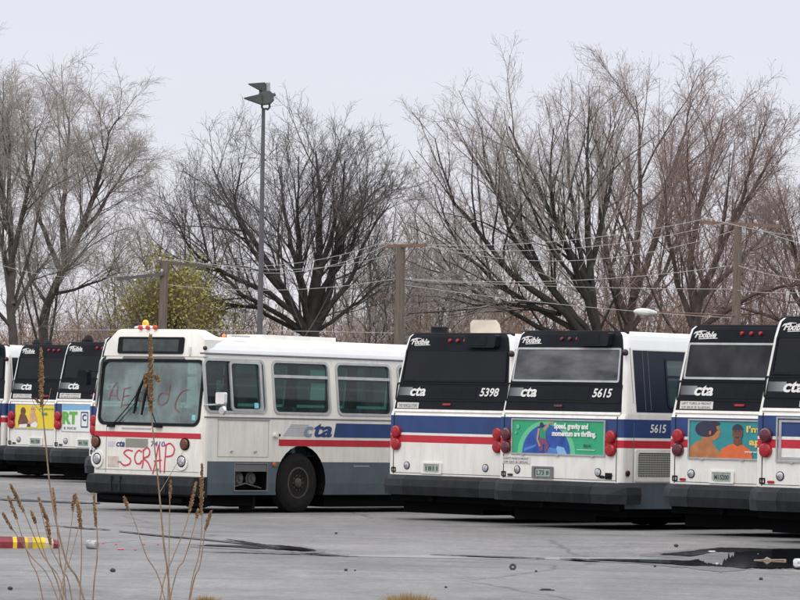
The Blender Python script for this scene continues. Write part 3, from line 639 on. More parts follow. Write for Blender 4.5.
mb = MB(); mb.prism(RM, P(-.92, 1.06, -.76, 1.06, -.74, 1.15, -.92, 1.15), .003); mb.build('faded_patch', [mat('faded_lilac', (.58, .56, .60), .5)], tM)
mb = MB(); mb.prism(RM, P(-.50, 1.06, .01, 1.06, .01, 1.205, -.50, 1.205), .008); mb.build('number_board', [mat('board_olive', (.24, .235, .20), .6, var=.12)], tM)
mb = MB(); mb.prism(RM, P(-.91, .72, -.66, .72, -.66, .90, -.91, .90), .003); mb.build('faded_notice', [mat('faded_beige', (.56, .48, .42), .6, var=.15, scale=12)], tM)
mb = MB(); mb.prism(RM, P(-.60, 1.365, .08, 1.365, .08, 1.385, -.60, 1.385), .010); mb.build('grab_rail', [SILVER], tM)
mb = MB()
for x in (-.96, .66): mb.box(x, x + .008, -.003, .01, .63, 1.40) if x < 0 else None
mb.box(-1.19, 1.19, -.0035, .01, .675, .683); mb.box(-.67, -.60, -.008, .0, .80, .82); mb.box(.20, .27, -.008, 0, .685, .72)
mb.build('front_seams', [STXT], tM)
for x in (-1.15, .80):
    h = lamp(tM, 'headlight', RM, x, .85, .080, LENS, .04, HATCH)
    mb = MB(); mb.ring(RM, ell(x, .85, .14, .15, 20), ell(x, .85, .10, .10, 20), .022); mb.build('bezel', [WHITE], h)
for x in (-1.19, .86): lamp(tM, 'turn_signal', RM, x, 1.135, .085, BROWN, .05, HATCH)
lamp(tM, 'fog_lamp', RM, -1.225, .995, .04, LENS, .03, HATCH)
# destination sign
mb = MB(); mb.prism(RM, rr(-.84, .67, 2.62, 2.90, .04, 3), .030, -.02, 0); sg = mb.build('destination_sign', [HATCH], tM)
mb = MB(); mb.prism(RM, rr(-.72, .56, 2.66, 2.86, .02, 2), .034, .02, 0); mb.build('sign_glass', [mat('sign_blind', (.035, .045, .045), .15, var=.4, scale=6)], sg)
mb = MB(); mb.prism(RM, P(-.72, 2.535, .72, 2.535, .68, 2.575, -.68, 2.575), .028); mb.build('sun_visor_slot', [STXT], tM)
# domed front cap carrying the sign
mb = MB()
def sect(y, s_, zt): return [(-1.17 * s_, y, 2.58), (-1.12 * s_, y + .02, 2.80), (-.93 * s_, y + .05, zt - .03), (-.86 * s_, y + .06, zt), (.90 * s_, y + .06, zt), (.98 * s_, y + .05, zt - .03), (1.13 * s_, y + .02, 2.86), (1.175 * s_, y, 2.58)]
ss = [sect(.108, 1, 3.0), sect(.13, 1.0, 3.03), sect(.34, .985, 3.02), sect(.52, .95, 2.97), sect(.80, .88, 2.78)]
vs = [p for s_ in ss for p in s_]; n = 8
fs = [(j * n + i, j * n + i + 1, (j + 1) * n + i + 1, (j + 1) * n + i) for j in range(4) for i in range(n - 1)] + [tuple(range(n)), tuple(range(4 * n, 5 * n))[::-1]]
mb.add(vs, fs); mb.build('front_cap', [CREAM], tM, True)
for x in (-.37, -.20, -.03): lamp(tM, 'marker_lamp', lambda a_, b_, o: (a_, .17 - o, b_), x, 3.055, .038, mat('marker_lens_red', (.62, .07, .03), .3), .05)
mb = MB(); mb.lathe([(0, .10), (.03, .19), (.06, .18), (.08, .09)], (-.54, .45, 3.02), 'z', 16); be = mb.build('warning_beacon', [mat('beacon_base', (.55, .57, .60), .4)], tM)
mb = MB(); mb.lathe([(.08, .05), (.11, .055), (.15, .045), (.17, .02)], (-.54, .45, 3.02), 'z', 14); mb.build('beacon_lens', [mat('lit_amber', (.85, .26, .02), .3, c2=(1., .55, .10), scale=14, emit=.55)], be, True)
mb = MB(); mb.lathe([(0, .03), (.02, .038), (.05, .02)], (.98, .75, 2.92), 'z', 12); mb.build('small_beacon', [mat('lit_orange', (.9, .22, .06), .3, emit=.4)], tM)
mb = MB(); mb.box(1.0, 1.06, .85, 1.3, 2.93, 2.955); mb.build('roof_strip', [STICK], tM)
mb = MB(); mb.box(-.3, .5, 2.2, 4.1, 2.91, 3.00); mb.build('roof_vent', [WHITE], tM)
lamp(tM, 'side_marker', SM, .10, 2.72, .035, MAROON, .04); lamp(tM, 'side_marker', SM, 1.72, .82, .04, ORANGE, .03)
mb = MB(); mb.prism(RM, rr(.80, .84, 2.60, 2.74, .01, 2), .03); mb.build('cap_handle', [STICK], tM)
# wipers
mb = MB(); mb.tube([RM(-.82, 1.40, .03), RM(-.45, 1.72, .06), RM(-.20, 2.02, .06)], .010, 5); mb.tube([RM(-.70, 1.42, .03), RM(-.30, 1.78, .06)], .007, 5)
mb.tube([RM(-.10, 2.30, .05), RM(-.24, 1.95, .06), RM(-.30, 1.62, .05)], [.016, .034, .02], 5)
mb.box(-.90, -.76, -.06, .0, 1.385, 1.43); mb.build('wiper', [HATCH], tM)
mb = MB(); mb.tube([RM(.24, 1.41, .03), RM(.05, 1.75, .06), RM(-.04, 2.0, .06)], .010, 5); mb.tube([RM(.02, 2.24, .05), RM(-.06, 1.95, .06), RM(-.12, 1.60, .05)], [.016, .03, .02], 5)
mb.box(.18, .34, -.06, .0, 1.395, 1.43); mb.build('wiper', [HATCH], tM)
# bumper
mb = MB(); zs = ((.605, .02), (.59, .11), (.45, .15), (.31, .13), (.275, .06)); pl_ = lambda g: [(-1.27, .38), (-1.29 - g * .5, .36), (-1.29 - g * .5, .05), (-1.20 - g * .3, -.03 - g), (-.5, -.05 - g * 1.15), (.5, -.05 - g * 1.15), (1.20 + g * .1, -.03 - g), (1.285, .03), (1.285, .10), (1.22, .12), (-1.2, .12)]
vs = [(x, y, z) for z, g in zs for x, y in pl_(g)]; n = 11
mb.add(vs, [(j * n + i, j * n + (i + 1) % n, (j + 1) * n + (i + 1) % n, (j + 1) * n + i) for j in range(4) for i in range(n)] + [tuple(range(n)), tuple(range(4 * n, 5 * n))[::-1]])
bm_ = mb.build('bumper', [RUBBER], tM)
for x in (-.62, -.42, .62): mb = MB(); mb.box(x, x + .02, -.235, -.19, .33, .58); mb.build('bumper_rib', [RUBBER2], bm_)
mb = MB(); mb.tube([(-1.0, -.05, .26), (-.9, -.07, .22), (-.3, -.10, .20), (.9, -.07, .20)], .05, 6); mb.box(-1.15, 1.18, .0, .3, .12, .30); mb.build('front_valance', [DARK], tM)  # valance box brought down to black out the lit gap below the bumper
# side windows
for i, (y0, y1) in enumerate(WINS):
    for S, far in ((SM, 0), (SML, 1)):
        mb = MB(); mb.sheet(S, y0 + .01, y1 - .01, 1.70, 2.52, -.02); w_ = mb.build('side_window', [GS], tM)
        mb = MB()
        mb.ring(S, rr(y0 - .032, y1 + .032, 1.660, 2.562, .11, 5), rr(y0 + .012, y1 - .012, 1.70, 2.52, .085, 5), .016, -.02)
        if i == 0 and not far:
            pass
        else: mb.prism(S, P(y0, 2.27, y1, 2.27, y1, 2.32, y0, 2.32), .012, -.025)
        mb.build('window_frame', [SILVER], w_)
mb = MB(); mb.ring(SM, rr(.66, 1.44, 1.695, 2.525, .06, 3), rr(.705, 1.385, 1.735, 2.485, .05, 3), .020, -.01); mb.prism(SM, P(1.385, 1.9, 1.44, 1.9, 1.44, 2.5, 1.385, 2.5), .021, .0); mb.build('sliding_frame', [SILVER], tM)
mb = MB(); mb.sheet(SM, 1.23, 1.33, 1.75, 1.84, .002); mb.build('window_decal', [mat('cyan_decal', (.20, .55, .62), .4)], tM)
mb = MB(); mb.sheet(RM, .98, 1.06, 1.53, 1.62, -.003); mb.build('windshield_decal', [MATS['cyan_decal']], tM)
PAPER = bpy.data.materials.new('pale_green_paper'); PAPER.use_nodes = True; _t = PAPER.node_tree; _t.nodes.clear(); _o = _t.nodes.new('ShaderNodeOutputMaterial'); _a = _t.nodes.new('ShaderNodeBsdfTranslucent'); _b = _t.nodes.new('ShaderNodeBsdfDiffuse'); _m = _t.nodes.new('ShaderNodeMixShader')
_a.inputs[0].default_value = (.80, .95, .85, 1); _b.inputs[0].default_value = (.7, .85, .76, 1); _m.inputs[0].default_value = .2; _t.links.new(_a.outputs[0], _m.inputs[1]); _t.links.new(_b.outputs[0], _m.inputs[2]); _t.links.new(_m.outputs[0], _o.inputs[0])
for (ya, yb, za, zb) in ((5.30, 5.72, 2.30, 2.46), (5.36, 5.80, 1.92, 2.22), (7.4, 7.9, 1.75, 2.3)):
    mb = MB(); mb.add([SML(ya, za, -.05), SML(yb, za, -.05), SML(yb, zb, -.05), SML(ya, zb, -.05)], [(0, 1, 2, 3)]); mb.build('window_paper', [PAPER], tM)
mb = MB(); mb.sheet(SM, -.01, 10.8, 1.575, 1.60, .006); mb.sheet(SM, .30, 1.60, 1.550, 1.562, .012); mb.build('belt_moulding', [STXT], tM)
mb = MB(); mb.tube([SM(-.02 + .3 * i, 2.635, .012) for i in range(36)], .016, 5); mb.build('drip_rail', [mat('drip_rail_grey', (.16, .16, .19), .5)], tM)
mb = MB(); mb.ring(SM, P(.33, .94, 1.57, .94, 1.57, 1.545, .33, 1.545), P(.338, .948, 1.562, .948, 1.562, 1.537, .338, 1.537), .005); mb.build('access_panel_seam', [mat('seam_beige', (.40, .37, .33), .7)], tM)
mb = MB()
for y, z in ((.66, 1.03), (1.24, 1.03)): mb.prism(SM, rr(y - .03, y + .03, z - .015, z + .015, .01, 2), .02)
mb.build('panel_latches', [SILVER], tM)
mb = MB(); mb.box(1.22, 1.275, .77, 1.545, .70, .82); mb.build('niche_cover', [mat('niche_cover_grey', (.14, .14, .14), .6)], tM)
mb = MB()
for y in (.98, 1.28): mb.lathe([(0, .12), (.02, .12), (.03, .09), (.05, .09)], (1.14, y, .58), 'x', 16); mb.lathe([(.05, .035), (.08, .03)], (1.14, y, .58), 'x', 10)
mb.tube([(1.2, .8, .44), (1.2, 1.1, .50), (1.2, 1.5, .42)], .015, 5); mb.build('compressor_fittings', [mat('dirty_metal', (.10, .10, .095), .5, var=.4, scale=20)], tM)
mb = MB(); mb.ring(SM, rr(.745, 1.57, .37, .845, .02, 2), rr(.765, 1.55, .39, .825, .02, 2), .005); mb.build('niche_frame', [STXT], tM)
mb = MB(); mb.prism(SM, rr(1.68, 1.80, 1.28, 1.34, .02, 2), .06); mb.box(HW, HW + .065, 1.76, 1.80, 1.29, 1.33, 1); mb.build('door_release', [CREAM, HATCH], tM)
mb = MB(); mb.sheet(SM, 3.75, 4.15, .795, .805, .003); mb.build('white_scratch', [STICK], tM)
wheel(tM, 1.10, 2.40, 1); wheel(tM, -1.10, 2.40, -1)
# mirrors
mb = MB(); mb.tube([SM(-.02, 1.78, .02), SM(.1, 1.80, .22), SM(.16, 1.80, .36)], .014, 6); mb.tube([SM(.16, 1.66, .34), SM(.16, 1.98, .34)], .012, 6); mi_ = mb.build('mirror_arm', [SILVER], tM)
mb = MB(); P_ = rr(-.09, .09, -.09, .10, .03, 3); mb.prism(lambda a_, b_, o: (HW + .29 + a_ * .9, .12 - o + a_ * .2, 1.90 + b_), P_, .07, 0); mb.build('mirror_housing', [mat('mirror_shell', (.72, .71, .68), .4)], mi_)
mb = MB(); mb.lathe([(0, .06), (.03, .085), (.07, .06), (.08, .01)], (HW + .33, .05, 1.70), 'y', 16); mb.build('convex_mirror', [CHROME], mi_)
mb = MB(); mb.tube([RM(-1.2, 2.30, 0), (-1.45, -.02, 2.34), (-1.48, -.05, 2.2)], .016, 6); mb.prism(lambda a_, b_, o: (a_, -.04 - o, b_), rr(-1.58, -1.36, 2.07, 2.33, .05, 3), .05, -.05); mb.build('kerb_side_mirror', [HATCH], tM)
# interior seen through the glass
mb = MB()
for k in range(9):
    for x in (-.95, -.52, .52, .95): mb.box(x - .2, x + .2, 2.3 + k * .85, 2.38 + k * .85, .96, 1.78); mb.box(x - .2, x + .2, 1.95 + k * .85, 2.3 + k * .85, 1.30, 1.38)
mb.build('passenger_seats', [SEATM], tM)
mb = MB(); mb.box(.45, .95, 1.05, 1.15, 1.2, 2.05); mb.box(.45, .95, .7, 1.1, 1.25, 1.4); mb.build('driver_seat', [HATCH], tM)
mb = MB(); mb.tube([(.7 + .22 * math.cos(i * math.pi / 8), .45 + .05 * math.sin(i * math.pi / 8), 1.52 + .2 * math.sin(i * math.pi / 8)) for i in range(17)], .015, 6); mb.build('steering_wheel', [HATCH], tM)
mb = MB(); mb.box(-1.1, 1.1, .18, .45, .98, 1.42); mb.build('dashboard', [STXT], tM)
mb = MB(); mb.tube([(-.15, .9, 1.0), (-.15, .9, 2.6)], .02, 6); mb.box(.95, 1.03, .62, .66, 1.5, 2.2); mb.box(-.35, -.05, .55, .75, 1.3, 2.0); mb.build('farebox_and_pole', [SILVER], tM)
mb = MB(); mb.box(-.85, -.78, .3, .34, 1.0, 2.35); mb.box(-.5, -.43, .3, .34, 1.0, 2.35); mb.box(-.85, -.43, .3, .34, 2.28, 2.35); mb.build('door_frame', [STICK], tM)
mb = MB()
for i in range(14): mb.box(-1.1, 1.1, 9.6, 9.62, 1.55 + i * .065, 1.58 + i * .065)
mb.build('interior_blind', [mat('blind_grey', (.42, .46, .46), .6)], tM)
# joint and trailer section
mb = MB()
for k in range(10):
    y = 10.86 + k * .13
    for (h0, h1, yy0, yy1) in ((0, .06, y, y + .065), (.06, 0, y + .065, y + .13)):
        q = [(-1.2, .45), (1.2, .45), (1.2, 2.7), (-1.2, 2.7)]; s0 = 1 - h0 * .8; s1 = 1 - h1 * .8
        a_ = [(x * s0, yy0, 1.57 + (z - 1.57) * s0) for x, z in q]; b_ = [(x * s1, yy1, 1.57 + (z - 1.57) * s1) for x, z in q]
        mb.add(a_ + b_, [(i, (i + 1) % 4, (i + 1) % 4 + 4, i + 4) for i in range(4)])
mb.build('bellows', [RUBBER], tM)
lv = [(.31, .02, .03, .02), (.865, 0, 0, 0), (1.60, 0, 0, 0), (2.60, .11, .0, .1), (2.79, .17, .0, .15), (2.9, .36, .0, .2), (2.93, .9, .2, .4)]
tr_ = shell(lv, 6.0, lambda s_, z: 2 if s_ == 'bottom' else (1 if z < .865 else 0), .05, .2).build('trailer_body', [WHITE, GREY, DARK], tM); tr_.location = (0, 12.16, 0)
mb = MB(); mb.sheet(SM, 12.6, 17.8, 1.69, 2.53, .006, 1, 2); mb.sheet(SML, 12.6, 17.8, 1.69, 2.53, .006, 1, 2); mb.build('trailer_window', [WINTEAL], tM)
for yy in (8.4, 14.4): wheel(tM, 1.09, yy, 1); wheel(tM, -1.09, yy, -1)
mb = MB(); mb.box(-1.1, 1.12, .3, 1.4, .13, .5); mb.box(-.6, .6, 1.4, 3.2, .09, .45); mb.box(-1.15, 1.15, 3.15, 5.4, .10, .40); mb.box(-.7, .9, 5.4, 7.4, .12, .45); mb.box(-1.1, 1.1, 9.2, 10.8, .17, .4); mb.box(-1.1, 1.1, 12.3, 13.6, .2, .4); mb.box(-.95, .95, 2.3, 2.5, .4, .6); mb.build('underbody_shade_fill', [DARK], tM)  # chassis masses, dropped low so the ground underneath reads as shaded
mb = MB(); mb.box(.75, 1.05, 1.45, 1.52, .06, .5); mb.build('mud_flap', [RUBBER], tM)

# ------------------------------------------------------------------ ground
def asphalt():
    m = bpy.data.materials.new('worn_asphalt'); m.use_nodes = True; t = m.node_tree; b = t.nodes['Principled BSDF']; n = t.nodes.new; l = t.links.new
    tc = n('ShaderNodeTexCoord')
    def noise(scale, st, det=6, rg=.6):
        mp = n('ShaderNodeMapping'); mp.inputs['Scale'].default_value = st; l(tc.outputs['Object'], mp.inputs[0])
        z = n('ShaderNodeTexNoise'); z.inputs['Scale'].default_value = scale; z.inputs['Detail'].default_value = det; z.inputs['Roughness'].default_value = rg; l(mp.outputs[0], z.inputs['Vector']); return z
    big = noise(.16, (1, .6, 1)); mid = noise(1.3, (1, .35, 1), 8, .7); fine = noise(60, (1, .5, 1), 2); strk = noise(.9, (.25, 1.6, 1), 5, .65)
    r1 = n('ShaderNodeValToRGB'); r1.color_ramp.elements[0].position = .3; r1.color_ramp.elements[0].color = (.128, .124, .123, 1); r1.color_ramp.elements[1].position = .7; r1.color_ramp.elements[1].color = (.236, .229, .226, 1); l(big.outputs[0], r1.inputs[0])
    def mul(a, src, lo, hi, p0=.3, p1=.7):
        k = n('ShaderNodeMapRange'); k.inputs[1].default_value = p0; k.inputs[2].default_value = p1; k.inputs[3].default_value = lo; k.inputs[4].default_value = hi; l(src, k.inputs[0])
        x = n('ShaderNodeMix'); x.data_type = 'RGBA'; x.blend_type = 'MULTIPLY'; x.inputs[0].default_value = 1; l(a, x.inputs[6]); l(k.outputs[0], x.inputs[7]); return x.outputs[2]
    c = mul(r1.outputs[0], mid.outputs[0], .80, 1.16); agg = noise(9, (1, .45, 1), 3, .8); sta = noise(.55, (1, .7, 1), 7, .72); c = mul(c, fine.outputs[0], .80, 1.18); c = mul(c, agg.outputs[0], .80, 1.14); c = mul(c, sta.outputs[0], 1.04, .62, .56, .72); c = mul(c, strk.outputs[0], .66, 1.06, .32, .52)
    vo = n('ShaderNodeTexVoronoi'); vo.feature = 'DISTANCE_TO_EDGE'; vo.inputs['Scale'].default_value = .23
    mpv = n('ShaderNodeMapping'); l(tc.outputs['Object'], mpv.inputs[0]); mx = n('ShaderNodeMix'); mx.data_type = 'RGBA'; mx.inputs[0].default_value = .35
    l(mpv.outputs[0], mx.inputs[6]); l(mid.outputs[1], mx.inputs[7]); l(mx.outputs[2], vo.inputs['Vector'])
    c = mul(c, vo.outputs['Distance'], .55, 1., .0, .008)
    l(c, b.inputs['Base Color'])
    k = n('ShaderNodeMapRange'); k.inputs[1].default_value = .35; k.inputs[2].default_value = .65; k.inputs[3].default_value = .6; k.inputs[4].default_value = .92; l(strk.outputs[0], k.inputs[0]); l(k.outputs[0], b.inputs['Roughness'])
    b.inputs['Specular IOR Level'].default_value = .3
    bp = n('ShaderNodeBump'); bp.inputs['Strength'].default_value = .25; bp.inputs['Distance'].default_value = .01; l(fine.outputs[0], bp.inputs['Height']); l(bp.outputs[0], b.inputs['Normal'])
    return m
ASPH = asphalt()
def axis(a, b, st, far):
    c = list(np.arange(a, b + .01, st)); d = st; lo, hi = a, b; L_, R_ = [], []
    while hi < far: d *= 1.6; hi += d; lo -= d; R_.append(hi); L_.append(lo)
    return L_[::-1] + c + R_
xs = axis(-26, 26, 1., 2500); ys = axis(8, 118, 1., 4000); mb = MB()
mb.v = [(x, y, gz(x, y)) for y in ys for x in xs]; W_ = len(xs)
mb.f = [(j * W_ + i, j * W_ + i + 1, (j + 1) * W_ + i + 1, (j + 1) * W_ + i) for j in range(len(ys) - 1) for i in range(W_ - 1)]; mb.m = [0] * len(mb.f)
g = mb.build('ground', [ASPH], None, True, recalc=False); g['kind'] = 'structure'
GRASSD = mat('winter_grass', (.10, .085, .045), .95, c2=(.06, .06, .03), scale=.8, bump=.5)
mb = MB(); nx_ = 60
vs = []
for j in range(12):
    for i in range(nx_ + 1): x = -150 + 300 * i / nx_; vs.append((x, 132 + j * 12 + random.uniform(-1, 1), .004 + (0 if j == 0 else random.uniform(.05, .4))))
mb.add(vs, [(j * (nx_ + 1) + i, j * (nx_ + 1) + i + 1, (j + 1) * (nx_ + 1) + i + 1, (j + 1) * (nx_ + 1) + i) for j in range(11) for i in range(nx_)])
v_ = mb.build('grass_verge', [GRASSD], None, True, recalc=False); v_['kind'] = 'structure'

# puddles: wet film in the hollows of the lot
def wet_mat():
    m = bpy.data.materials.new('puddle_water'); m.use_nodes = True; t = m.node_tree; b = t.nodes['Principled BSDF']
    b.inputs['Base Color'].default_value = (.012, .013, .018, 1); b.inputs['Roughness'].default_value = .06; b.inputs['Specular IOR Level'].default_value = .5
    n = t.nodes.new('ShaderNodeTexNoise'); n.inputs['Scale'].default_value = 5; tc = t.nodes.new('ShaderNodeTexCoord'); t.links.new(tc.outputs['Object'], n.inputs['Vector'])
    bp = t.nodes.new('ShaderNodeBump'); bp.inputs['Strength'].default_value = .04; bp.inputs['Distance'].default_value = .02; t.links.new(n.outputs[0], bp.inputs['Height']); t.links.new(bp.outputs[0], b.inputs['Normal']); return m
WET = wet_mat(); TAR = mat('crack_tar', (.012, .013, .022), .5, var=.3, spec=.25)
def streak(name, pts, label=None, m=None, jit=.5, lift=.014, damp=False):      # pts: (px, y_top, y_bottom) along the streak in the photograph
    mb = MB(); top, bot = [], []; N_ = 160; w1 = w2 = 0.
    for i in range(N_ + 1):
        t = i / N_ * (len(pts) - 1); k = min(int(t), len(pts) - 2); u = t - k
        px, a_, b_ = [pts[k][q] * (1 - u) + pts[k + 1][q] * u for q in range(3)]; h = b_ - a_
        w1 = w1 * .95 + random.gauss(0, .2); w2 = w2 * .95 + random.gauss(0, .2)
        g_ = h * .16 * jit * 2 + .12 * jit; e_ = .35 + .2 * h if damp else 0.
        j1, j2 = max(-h * .45, min(h * .45, w1 * g_)), max(-h * .45, min(h * .45, w2 * g_))
        top.append(on_ground(px, a_ + j1 - e_)); bot.append(on_ground(px, b_ + j2 + e_))
    vs = [(p.x, p.y, gz(p.x, p.y) + lift) for p in bot + top]; n = N_ + 1
    mb.add(vs, [(i, i + 1, n + i + 1, n + i) for i in range(N_)])
    o = mb.build(name, [m or WET], None, False, recalc=False); o['kind'] = 'structure'; return o
DAMP = mat('damp_asphalt', (.10, .098, .10), .6, var=.35, scale=3, spec=.3)
for q_ in ([(575, 559.5, 560.4), (640, 560, 563.5), (690, 560, 567.5), (740, 551, 569.5), (812, 549, 571)], [(190, 545, 546.5), (250, 545.5, 549.2), (300, 547.2, 552), (325, 551, 552.2)], [(640, 554.6, 555.6), (690, 551.8, 557.5), (720, 548, 553), (812, 549, 553)]):
    streak('damp_patch', q_, m=DAMP, lift=.004, damp=True)
streak('puddle', [(590, 560, 560.6), (640, 560.5, 563), (690, 561.5, 566.5), (740, 553, 568.5), (812, 551, 570)], jit=.2)
streak('puddle', [(660, 555, 555.6), (690, 553, 557), (720, 549, 553), (760, 549.5, 555), (812, 550, 556)], lift=.018, jit=.2)
streak('puddle', [(198, 545.6, 546.2), (250, 546.4, 548.6), (268, 546, 549.5), (300, 548, 551), (316, 551, 551.6)])
streak('puddle', [(226, 540, 540.4), (262, 545, 548), (300, 549, 551.8), (314, 551, 551.4)], lift=.018)
streak('puddle', [(300, 554, 554.6), (320, 554.2, 556), (358, 556.6, 557)])
streak('tar_seam', [(119, 531.6, 532.4), (150, 534.8, 535.7), (200, 539.2, 540), (262, 545.6, 546.6)], m=TAR)
streak('tar_seam', [(200, 552, 552.5), (240, 552.5, 553.2), (300, 554, 555)], m=TAR)
streak('tar_seam', [(48, 525.4, 525.9), (80, 528, 529), (110, 530, 530.8)], m=TAR)
streak('tar_seam', [(0, 499, 500), (60, 500.5, 501.4), (100, 501.5, 502.2)], m=TAR)
streak('puddle', [(560, 559.5, 560), (575, 560, 561.3), (600, 561.5, 562)], lift=.018)
streak('tar_seam', [(430, 555, 555.4), (480, 556.5, 557.4), (545, 558.8, 559.4)], m=TAR)
streak('painted_sheen', [(330, 555.5, 556), (400, 555, 557.6), (480, 556, 559), (560, 557.5, 560), (640, 558, 560)], m=mat('pale_sheen_colour', (.17, .168, .17), .5, c2=(.225, .222, .228), scale=1.5), lift=.003, jit=.12)  # pale strip, the sheen of the wet lot put into its colour

# small litter on the lot
def rock(name, px, py, w, h, m, label, cat, grp=None):
    p = on_ground(px, py); bm = bmesh.new(); bmesh.ops.create_icosphere(bm, subdivisions=2, radius=1)
    for v in bm.verts: v.co *= 1 + .25 * math.sin(v.co.x * 5 + px) * math.cos(v.co.y * 4 + v.co.z * 3); v.co.x *= w / 2; v.co.y *= w / 2.2; v.co.z = v.co.z * h / 2 + h * .42
    me = bpy.data.meshes.new(name); bm.to_mesh(me); bm.free(); me.materials.append(m); o = link(name, me, None, p); return tag(o, label, cat, grp)
CHUNK = mat('asphalt_chunk', (.045, .045, .05), .85, scale=20)
mb = MB(); p = on_ground(512.8, 570)
mb.tube([(.026 * math.cos(i * math.pi / 8), .0, .036 + .026 * math.sin(i * math.pi / 8)) for i in range(17)], .013, 6)
o = mb.build('hose_ring', [CHUNK], None, True); o.location = p; o.rotation_euler = (math.radians(-25), 0, 0); tag(o, 'small black ring lying alone on the open asphalt', 'ring')
mb = MB(); p = on_ground(547, 590.5); mb.box(-.065, .065, -.04, .04, 0, .010); mb.box(-.05, .03, -.03, .03, .010, .018); o = mb.build('flat_scrap', [CHUNK]); o.location = p; o.rotation_euler = (0, 0, .2); tag(o, 'flat dark scrap at the bottom edge right of centre', 'scrap')
for (px, py, w, lab) in ((761, 580, .045, 'dark stone in front of the large puddle'), (446, 588, .03, 'tiny dark stone near the dry grass mound'), (536, 572, .03, 'tiny stone right of the black ring'), (10, 590, .05, 'dark stone in the bottom left corner'),
                         (346, 571, .04, 'dark stone in the middle of the bare lot'), (355, 571, .025, 'smaller stone beside another in the middle of the lot'), (336, 534, .04, 'dark crumb on the lot below the front wheel'), (676, 547, .06, 'dark stone between the far puddle edge and the bus shadow'), (113, 572, .06, 'brownish stone near the left weeds'), (655, 567, .035, 'small stone at the left end of the puddle')):
    rock('stone', px, py, w, w * .7, CHUNK, lab, 'stone', 'loose stones on the lot')
# puddle litter
p = on_ground(766, 563); mb = MB(); mb.tube([(-.14, 0, .03), (-.03, .0, .035), (.01, 0, .04), (.06, 0, .035), (.20, 0, .04), (.23, 0, .03)], [.006, .008, .032, .010, .010, .018], 7); o = mb.build('rotten_branch', [mat('wet_wood', (.30, .22, .16), .7, scale=20)], None, True); o.location = p; tag(o, 'brown broken stick lying in the right hand puddle', 'stick')
p = on_ground(795, 565); mb = MB(); mb.lathe([(0, .032), (.09, .043)], (0, 0, .045), 'x', 14); o = mb.build('paper_cup', [mat('cup_white', (.75, .76, .78), .5)], None, True); o.location = p; o.rotation_euler = (0, .15, .9); tag(o, 'white paper cup lying in the puddle at the right edge', 'cup')
for i, (px, py, lab) in enumerate(((712, 553.5, 'pale scrap on the far side of the puddle'), (758, 556.5, 'pale pebble standing in the puddle'), (717, 565, 'pale crumb at the near edge of the puddle'), (775, 557, 'pale flake in the puddle above the stick'))):
    rock('pale_scrap', px, py, .10 if i == 0 else .045, .03, mat('pale_scrap', (.5, .48, .45), .7), lab, 'litter')
for i, (px, py, lab) in enumerate(((121, 550, 'largest pink paper scrap on the lot behind the weeds'), (103, 544, 'pink crumb beside the grey can'), (116, 545, 'pink crumb above the largest pink scrap'), (144, 545, 'pink crumb right of the weeds'), (158, 545, 'rightmost pink crumb on the lot'), (135, 550.5, 'pink crumb below the others'))):
    rock('pink_scrap', px, py, .085 if i == 0 else .03, .022, mat('pink_paper', (.55, .12, .16), .7), lab, 'litter')
# striped packaging and can at the left edge
q0 = on_ground(-16, 548); q1 = on_ground(58, 548.5); d_ = (q1 - q0); Lb = d_.length; rz_ = math.atan2(d_.y, d_.x)
tb = thing('printed_carton', 'flattened red and yellow printed carton lying at the left picture edge', 'carton', q0, rz_)
mb = MB(); n = 10; Hc = .135
secs = [(0, 1, 0), (.36, 1, 0), (.37, .95, 1), (.42, .96, 1), (.425, .98, 0), (.52, .97, 0), (.53, .95, 1), (.565, .95, 1), (.57, .93, 2), (.63, .97, 2), (.635, .98, 1), (.80, .95, 1), (.805, .9, 3), (.91, .85, 3), (.915, .82, 0), (1.0, .66, 0)]
for (a_, ha, mi), (b_, hb, _) in zip(secs[:-1], secs[1:]):
    x0_, x1_ = a_ * Lb, b_ * Lb
    A_ = [(x0_, -.05, 0), (x0_, .05, 0), (x0_, .07, Hc * ha * .6), (x0_, .02, Hc * ha), (x0_, -.03, Hc * ha), (x0_, -.06, Hc * ha * .55)]; B_ = [(x1_, y_, z_ / ha * hb) for _, y_, z_ in A_]
    mb.add(A_ + B_, [(i, (i + 1) % 6, (i + 1) % 6 + 6, i + 6) for i in range(6)], mi)
mb.add(A_, [(0, 1, 2, 3, 4, 5)], 0); mb.add([(Lb, y_, z_ / ha * hb) for _, y_, z_ in A_], [(0, 1, 2, 3, 4, 5)], 0)
mb.build('carton', [mat('carton_red', (.33, .04, .05), .45, c2=(.16, .03, .05), scale=9), mat('carton_yellow', (.75, .55, .03), .45, var=.15, scale=9), mat('carton_tan', (.45, .30, .20), .5, var=.2, scale=9), mat('carton_cream', (.62, .52, .38), .5, var=.2, scale=12)], tb)
mb = MB(); mb.box(.005, .14, -.062, -.05, .03, .07); mb.build('printed_panel', [mat('carton_blue', (.10, .25, .42), .5)], tb)
p = on_ground(92, 549); mb = MB(); mb.lathe([(-.07, .04), (-.062, .05), (.062, .05), (.07, .04)], (0, 0, .052), 'x', 16); o = mb.build('drink_can', [mat('can_white', (.70, .70, .72), .25, metal=.3, c2=(.10, .09, .09), scale=7)], None, True); o.location = p; o.rotation_euler = (0, 0, -.7); tag(o, 'crushed grey and white drink can right of the carton', 'can')

